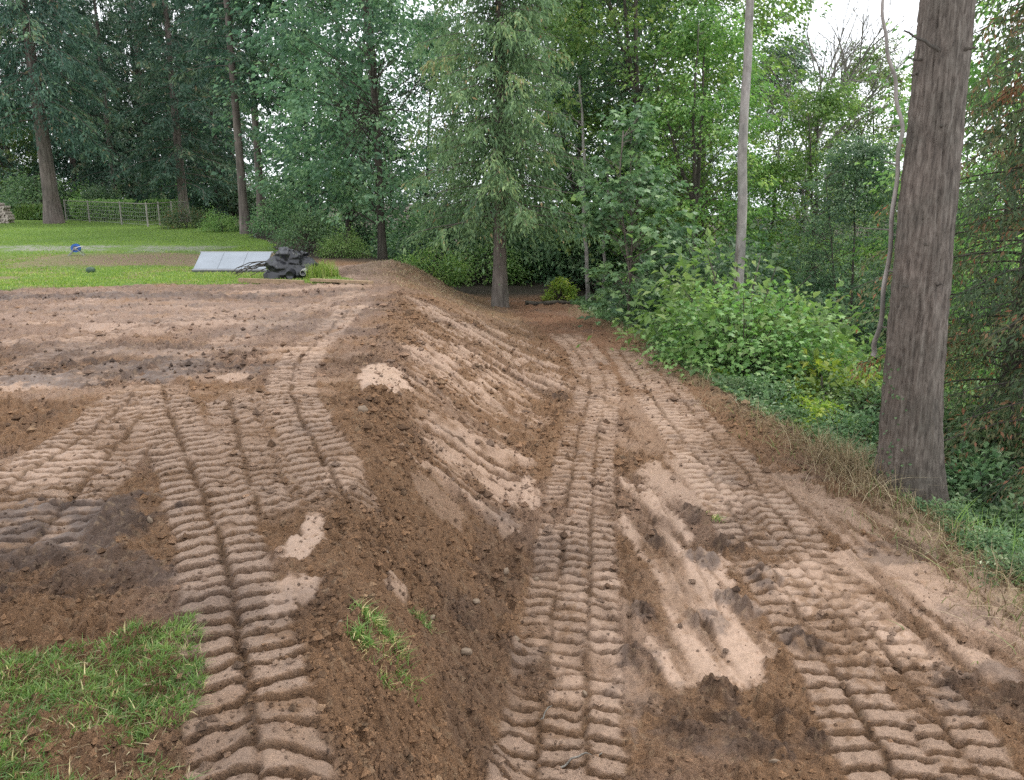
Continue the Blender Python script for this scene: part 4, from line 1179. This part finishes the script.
# low ground cover (ivy, bramble) along the outer edge and at the trunk
nn = 32000
y = np.exp(rng.uniform(math.log(4.2), math.log(24), nn)); e = np.abs(rng.normal(0, 1, nn)) * 1.4 + .02
x = lp(y, EDGE) + e
k = rng.rand(nn) < sm(-.4, .2, fbm(x, y, 1.1, 3, 48) + .1 + .2 * (e > .8))
x, y, e = x[k], y[k], e[k]; n = len(x)
z = terrain(x, y)[0] + (.02 + .34 * rng.rand(n) ** 1.3) * (.25 + .75 * sm(.05, .6, e))
V, F = leaf_geo(np.stack([x, y, z], 1), np.stack([rng.randn(n), rng.randn(n), rng.randn(n) * .4 - .1], 1), np.array([0, 0, 1.0]) + rng.randn(n, 3) * .45, rng.uniform(.05, .11, n) * np.clip(y / 9, .8, 1.5), rng.uniform(.035, .075, n) * np.clip(y / 9, .8, 1.5))
cv = np.repeat(np.clip(.42 + .2 * rng.randn(n) + .15 * fbm(x, y, 1.5, 2, 49), 0, 1), 4)
tag(link('ground_cover', mesh_np('ground_cover', V, F, [M['cover']], False, cv[:, None] * np.ones((1, 3)))), 'low bramble and ivy leaves covering the ground right of the track', 'ground cover', kind='stuff')
# leaves climbing the foot of the big trunk
n = 90
hh_ = rng.rand(n) ** 1.8 * 1.7; az = front - 1.05 + rng.randn(n) * .28
cxr = np.array([tr(h) for h in hh_])
Pv = np.stack([BX + cxr[:, 0] + np.cos(az) * (cxr[:, 1] + .03), BY + np.sin(az) * (cxr[:, 1] + .03), bz + hh_ + .1], 1)
V, F = leaf_geo(Pv, np.stack([np.cos(az) * .6 + rng.randn(n) * .6, np.sin(az) * .6 + rng.randn(n) * .3, rng.randn(n) * .6 - .4], 1), np.stack([np.cos(az), np.sin(az), .5 + 0 * az], 1) + rng.randn(n, 3) * .3, rng.uniform(.025, .055, n), rng.uniform(.02, .04, n))
cv = np.repeat(np.clip(.3 + .2 * rng.randn(n), 0, 1), 4)
tag(link('climbing_ivy', mesh_np('climbing_ivy', V, F, [M['cover']], False, cv[:, None] * np.ones((1, 3)))), 'thin ivy climbing the left foot of the big trunk', 'ivy')

# fallen log at the far end of the track
lx, ly = X(548, 22.6, -1), 22.6
b = Buf(); t = np.linspace(-1, 1, 9)
b.tube(np.column_stack([t * .65, .1 * t, .02 * np.sin(t * 4)]), (.055 - .012 * t), 10)
tag(link('fallen_log', b.mesh('fallen_log', [M['darkbark']], True), None, (lx, ly, Z(lx, ly) + .05)), 'dark fallen log across the far end of the dirt track', 'log')

# ------------------------------------------------------------------ things on the lawn
# pale sheet
sx0, sx1, sy0, sy1 = -8.62, -6.65, 21.5, 22.24
zs = Z((sx0 + sx1) / 2, 21.8) + .17
root = empty('pale_sheet', ((sx0 + sx1) / 2, (sy0 + sy1) / 2, zs), 'pale grey flat sheet lying on the lawn left of the black heap', 'sheet')
root.rotation_euler = (math.radians(33), 0, math.radians(-1))
wx, wy = (sx1 - sx0) / 2, (sy1 - sy0) / 2
for q in range(3):
    b = Buf(); a0 = -wx + q * 2 * wx / 3
    b.box(a0 + .006, a0 + 2 * wx / 3 - .006, -wy, wy, .13, .155 + .003 * q)
    link('panel', b.mesh('panel', [M['sheet']]), root)
for (x0, x1, y0, y1) in ((-wx - .03, wx + .03, -wy - .05, -wy - .002), (-wx - .03, wx + .03, wy + .002, wy + .05)):
    b = Buf(); b.box(x0, x1, y0, y1, .08, .15); link('frame_rail', b.mesh('frame_rail', [M['sheetedge']]), root)
for q in range(3):
    b = Buf(); a0 = -wx + .1 + q * (wx - .1)
    b.box(a0 - .04, a0 + .04, -wy, wy, .05, .128); link('batten', b.mesh('batten', [M['sheetedge']]), root)

for q in (-1, 0, 1):
    b = Buf(); b.tube([(q * (wx - .08), wy - .06, .09), (q * (wx - .08), wy + .16, -.62)], [.03, .03], 6); link('prop', b.mesh('prop', [M['sheetedge']], True), root)
# black plastic heap
hx, hy = -5.42, 19.75
zh = Z(hx, hy)
root = empty('tarp_heap', (hx, hy, zh), 'crumpled black plastic heap on the lawn end beside the pale sheet', 'tarp')
na, nr = 120, 60
A, Rr = np.meshgrid(np.linspace(0, 2 * PI, na, endpoint=False), np.linspace(0, 1, nr))
outl = 1 + .16 * np.sin(A * 2 + .5) + .10 * np.sin(A * 5 + 1)
xx = np.cos(A) * Rr * .62 * outl; yy_ = np.sin(A) * Rr * .5 * outl
zz = .62 * (1 - Rr ** 2.6) ** .6 * (1 - .18 * xx)
cr1 = fbm(xx, yy_, 3.2, 2, 90); cr2 = np.abs(fbm(xx + .3 * zz, yy_ - .3 * zz, 6.0, 3, 91))
zz = zz + (.10 * cr1 - .15 * cr2 + .05 + .035 * np.sin(A * 9 + 4 * Rr + 3 * cr1) * Rr) * (1 - Rr ** 4)
xx += .12 * fbm(yy_ * 1.5 + zz, zz * 2, 3.5, 2, 92) ; yy_ += .12 * fbm(xx, zz * 2, 3.5, 2, 93)
zz = np.where(Rr > .985, -.03, zz)
TV = np.stack([xx, yy_, zz], -1).reshape(-1, 3)
i = np.arange(nr - 1)[:, None] * na; j = np.arange(na)[None]; j2 = (j + 1) % na
link('plastic_cover', mesh_np('plastic_cover', TV, np.stack([i + j, i + j2, i + na + j2, i + na + j], -1).reshape(-1, 4), [M['tarp']], False), root)
b = Buf(); b.tube([(.36, -.56, .15), (.34, -.28, .18)], [.07, .07], 16); pp = link('pipe', b.mesh('pipe', [M['pipe']], True), root)
b = Buf(); b.tube([(.3605, -.572, .15), (.3602, -.562, .15)], [.05, .05], 16); link('pipe_bore_shade', b.mesh('pipe_bore_shade', [M['tarp']], True), pp)  # black disc on the capped end imitates the shade inside the pipe
b = Buf(); b.tube([(.05, -.60, .10), (.10, -.28, .14)], [.10, .10], 14); link('pipe', b.mesh('pipe', [M['tarp']], True), root)
rr = np.random.RandomState(5)
for q in range(9):
    t = np.linspace(0, 1, 8)[:, None]
    s0 = np.array([-.35 + rr.randn() * .08, -.2, .18 + rr.rand() * .3]); e0 = np.array([-.75 - rr.rand() * .65, -.35 + rr.randn() * .1, .03 + .2 * rr.rand()])
    b = Buf(); b.tube(s0 * (1 - t) + e0 * t + np.array([0, 0, .35 * rr.rand()]) * t * (1 - t) * 2 + rr.randn(8, 3) * .015, np.linspace(.016, .007, 8), 5)
    link('twig', b.mesh('twig', [M['darkbark']], True), root)
n = 260
az = rng.rand(n) * 2 * PI
V, F, C = blades(np.stack([-.12 + rng.randn(n) * .16, -.05 + rng.randn(n) * .12, .52 + rng.randn(n) * .05], 1), rng.uniform(.03, .1, n), np.full(n, .014), np.stack([np.cos(az), np.sin(az)], 1) * .1, rng.rand(n), 2)
tag(link('dry_grass', mesh_np('dry_grass', V, F, [M['straw']], False, C), root), 'dry grass lying on top of the heap')

def plank(p0, p1, wdt, th, label):
    mx_, my_ = (p0[0] + p1[0]) / 2, (p0[1] + p1[1]) / 2
    L = math.hypot(p1[0] - p0[0], p1[1] - p0[1])
    t = np.linspace(-L / 2, L / 2, 9); b = Buf()
    for i in range(8):
        pass
    V = []
    for v in t:
        o = .01 * math.sin(v * 2.1)
        V += [(v, -wdt / 2 + o, 0), (v, wdt / 2 + o, 0), (v, wdt / 2 + o, th), (v, -wdt / 2 + o, th)]
    F = [(a * 4 + c, a * 4 + (c + 1) % 4, a * 4 + 4 + (c + 1) % 4, a * 4 + 4 + c) for a in range(8) for c in range(4)] + [(3, 2, 1, 0), (32, 33, 34, 35)]
    b.add(V, F)
    o = link('plank', b.mesh('plank', [M['timber']]), None, (mx_, my_, max(Z(*p0), Z(*p1), Z(mx_, my_)) + .005))
    o.rotation_euler = (0, 0, math.atan2(p1[1] - p0[1], p1[0] - p0[0]))
    tag(o, label, 'plank', 'planks at the edge of the lawn')
plank(U(240, 281.5, 0.05), U(303, 284, 0.05), .10, .10, 'long brown plank on edge in front of the black heap')
plank(U(312, 285, 0), U(372, 288, 0), .12, .06, 'thin plank right of the black heap at the lawn edge')

# blue reel
rx, ry = X(77, 26.2, 0.1), 26.2
root = empty('hose_reel', (rx, ry, Z(rx, ry)), 'small blue round reel on a stand out on the lawn', 'reel', rz=.3)
for yy in (-.10, .10):
    b = Buf(); b.tube([(0, yy - .012, .24), (0, yy + .012, .24)], [.135, .135], 20); link('disc', b.mesh('disc', [M['reel']]), root)
b = Buf(); b.tube([(0, -.13, .24), (0, .13, .24)], [.07, .07], 12); link('drum', b.mesh('drum', [M['sheetedge']], True), root)
for sx in (-1, 1):
    b = Buf(); b.tube([(sx * .24, -.14, -.02), (sx * .02, -.14, .24)], [.014, .014], 6); link('leg', b.mesh('leg', [M['sheetedge']], True), root)
    b = Buf(); b.tube([(sx * .24, .14, -.02), (sx * .02, .14, .24)], [.014, .014], 6); link('leg', b.mesh('leg', [M['sheetedge']], True), root)
b = Buf(); b.tube([(0, -.14, .24), (.16, -.17, .30), (.26, -.17, .30)], [.013] * 3, 6); link('crank', b.mesh('crank', [M['pipe']], True), root)
vx, vy = X(91, 21.2, 0), 21.2
b = Buf()
tt = np.linspace(0, 1, 7)
b.tube(np.column_stack([0 * tt, 0 * tt, -.03 + tt * .17]), [.10, .11, .12, .12, .115, .10, .06], 12)
tag(link('valve_cap', b.mesh('valve_cap', [M['greenbox']], True), None, (vx, vy, Z(vx, vy))), 'small dark green cap sticking out of the near lawn strip', 'cap')

# stacked logs at the left edge
x0 = X(-6, 44, .6); yl = 44.0
root = empty('log_stack', (x0, yl, Z(x0, yl)), 'stack of pale split logs at the far left edge of the lawn', 'log stack')
b = Buf(); b.tube([(0, -.3, 0), (0, -.1, .005), (0, .1, 0), (0, .3, 0)], [.085, .09, .088, .085], 9)
lm = b.mesh('log', [M['log']], False)
rr = np.random.RandomState(8)
for row in range(7):
    for c in range(11 - row // 3):
        o = link('log', lm, root, (-.95 + c * .185 + (row % 2) * .09 + rr.randn() * .012, rr.randn() * .05, .07 + row * .155))
        o.rotation_euler = (0, rr.rand() * 6, rr.randn() * .06); s = rr.uniform(.9, 1.12); o.scale = (s, 1, s)

# wire fence and hedge
PF = [(67, 46.5), (90, 45), (122, 42.5), (148, 41), (160, 42.2), (173, 43.6), (189, 45)]
pts = [(X(a, y, .6), y) for a, y in PF]
root = empty('wire_fence', (pts[0][0], pts[0][1], Z(*pts[0])), 'low post and wire fence at the back of the lawn', 'fence')
o3 = np.array([pts[0][0], pts[0][1], Z(*pts[0])])
tops = []
b = Buf()
b.tube([(0, 0, -.2), (0, 0, .55), (0, 0, 1.2)], [.042, .04, .036], 8); pm = b.mesh('post', [M['post']], True)
for i, (x, y) in enumerate(pts):
    z = Z(x, y); tops.append(np.array([x, y, z])); link('post', pm, root, tuple(np.array([x, y, z]) - o3))
for p, q in zip(tops[:-1], tops[1:]):
    mid = (p + q) / 2
    for h, nm, r_, mt in ((1.13, 'top_rail', .026, 'post'),):
        b = Buf(); b.tube([p - o3 + (0, -.05, h), q - o3 + (0, -.05, h)], [r_, r_], 6); link(nm, b.mesh(nm, [M[mt]], True), root)
    b = Buf()
    for h in np.arange(.1, 1.1, .2): b.tube([p - o3 + (0, -.04, h), q - o3 + (0, -.04, h)], [.006, .006], 4, cap=False)
    nv = max(3, int(np.linalg.norm(q - p) / .2))
    for v in np.linspace(0, 1, nv + 1)[1:-1]:
        c = p * (1 - v) + q * v - o3; b.tube([c + (0, -.04, .05), c + (0, -.04, 1.1)], [.005, .005], 4, cap=False)
    link('wire_mesh', b.mesh('wire_mesh', [M['wire']]), root)
def hedge(pxa, pxb, y, h, label):
    xa, xb = X(pxa, y, .6), X(pxb, y, .6); n = 6000
    root = empty('hedge', ((xa + xb) / 2, y, Z((xa + xb) / 2, y)), label, 'hedge')
    P = np.stack([rng.uniform(-1, 1, n) * (xb - xa) / 2, rng.uniform(-.4, .4, n), h * rng.rand(n) ** .7 + .04 * rng.randn(n)], 1)
    V, F = leaf_geo(P, rng.randn(n, 3) * np.array([.6, .6, .6]) + np.array([0, 0, .8]), rng.randn(n, 3) + np.array([0, -.6, .5]), rng.uniform(.12, .24, n), rng.uniform(.05, .11, n))
    cv = np.repeat(np.clip(.7 + .2 * rng.randn(n), 0, 1), 4)
    link('foliage', mesh_np('foliage', V, F, [M['shrub']], False, cv[:, None] * np.ones((1, 3))), root)
    b = Buf()
    for v in np.linspace(-.48, .48, 12): b.tube([(v * (xb - xa), 0, -.1), (v * (xb - xa) + .05, 0, h * .8)], [.03, .012], 5)
    link('stems', b.mesh('stems', [M['darkbark']]), root)
hedge(74, 184, 46.8, 1.05, 'clipped green hedge behind the wire fence')
hedge(20, 50, 48, .75, 'low hedge between the log stack and the thick fir trunk')
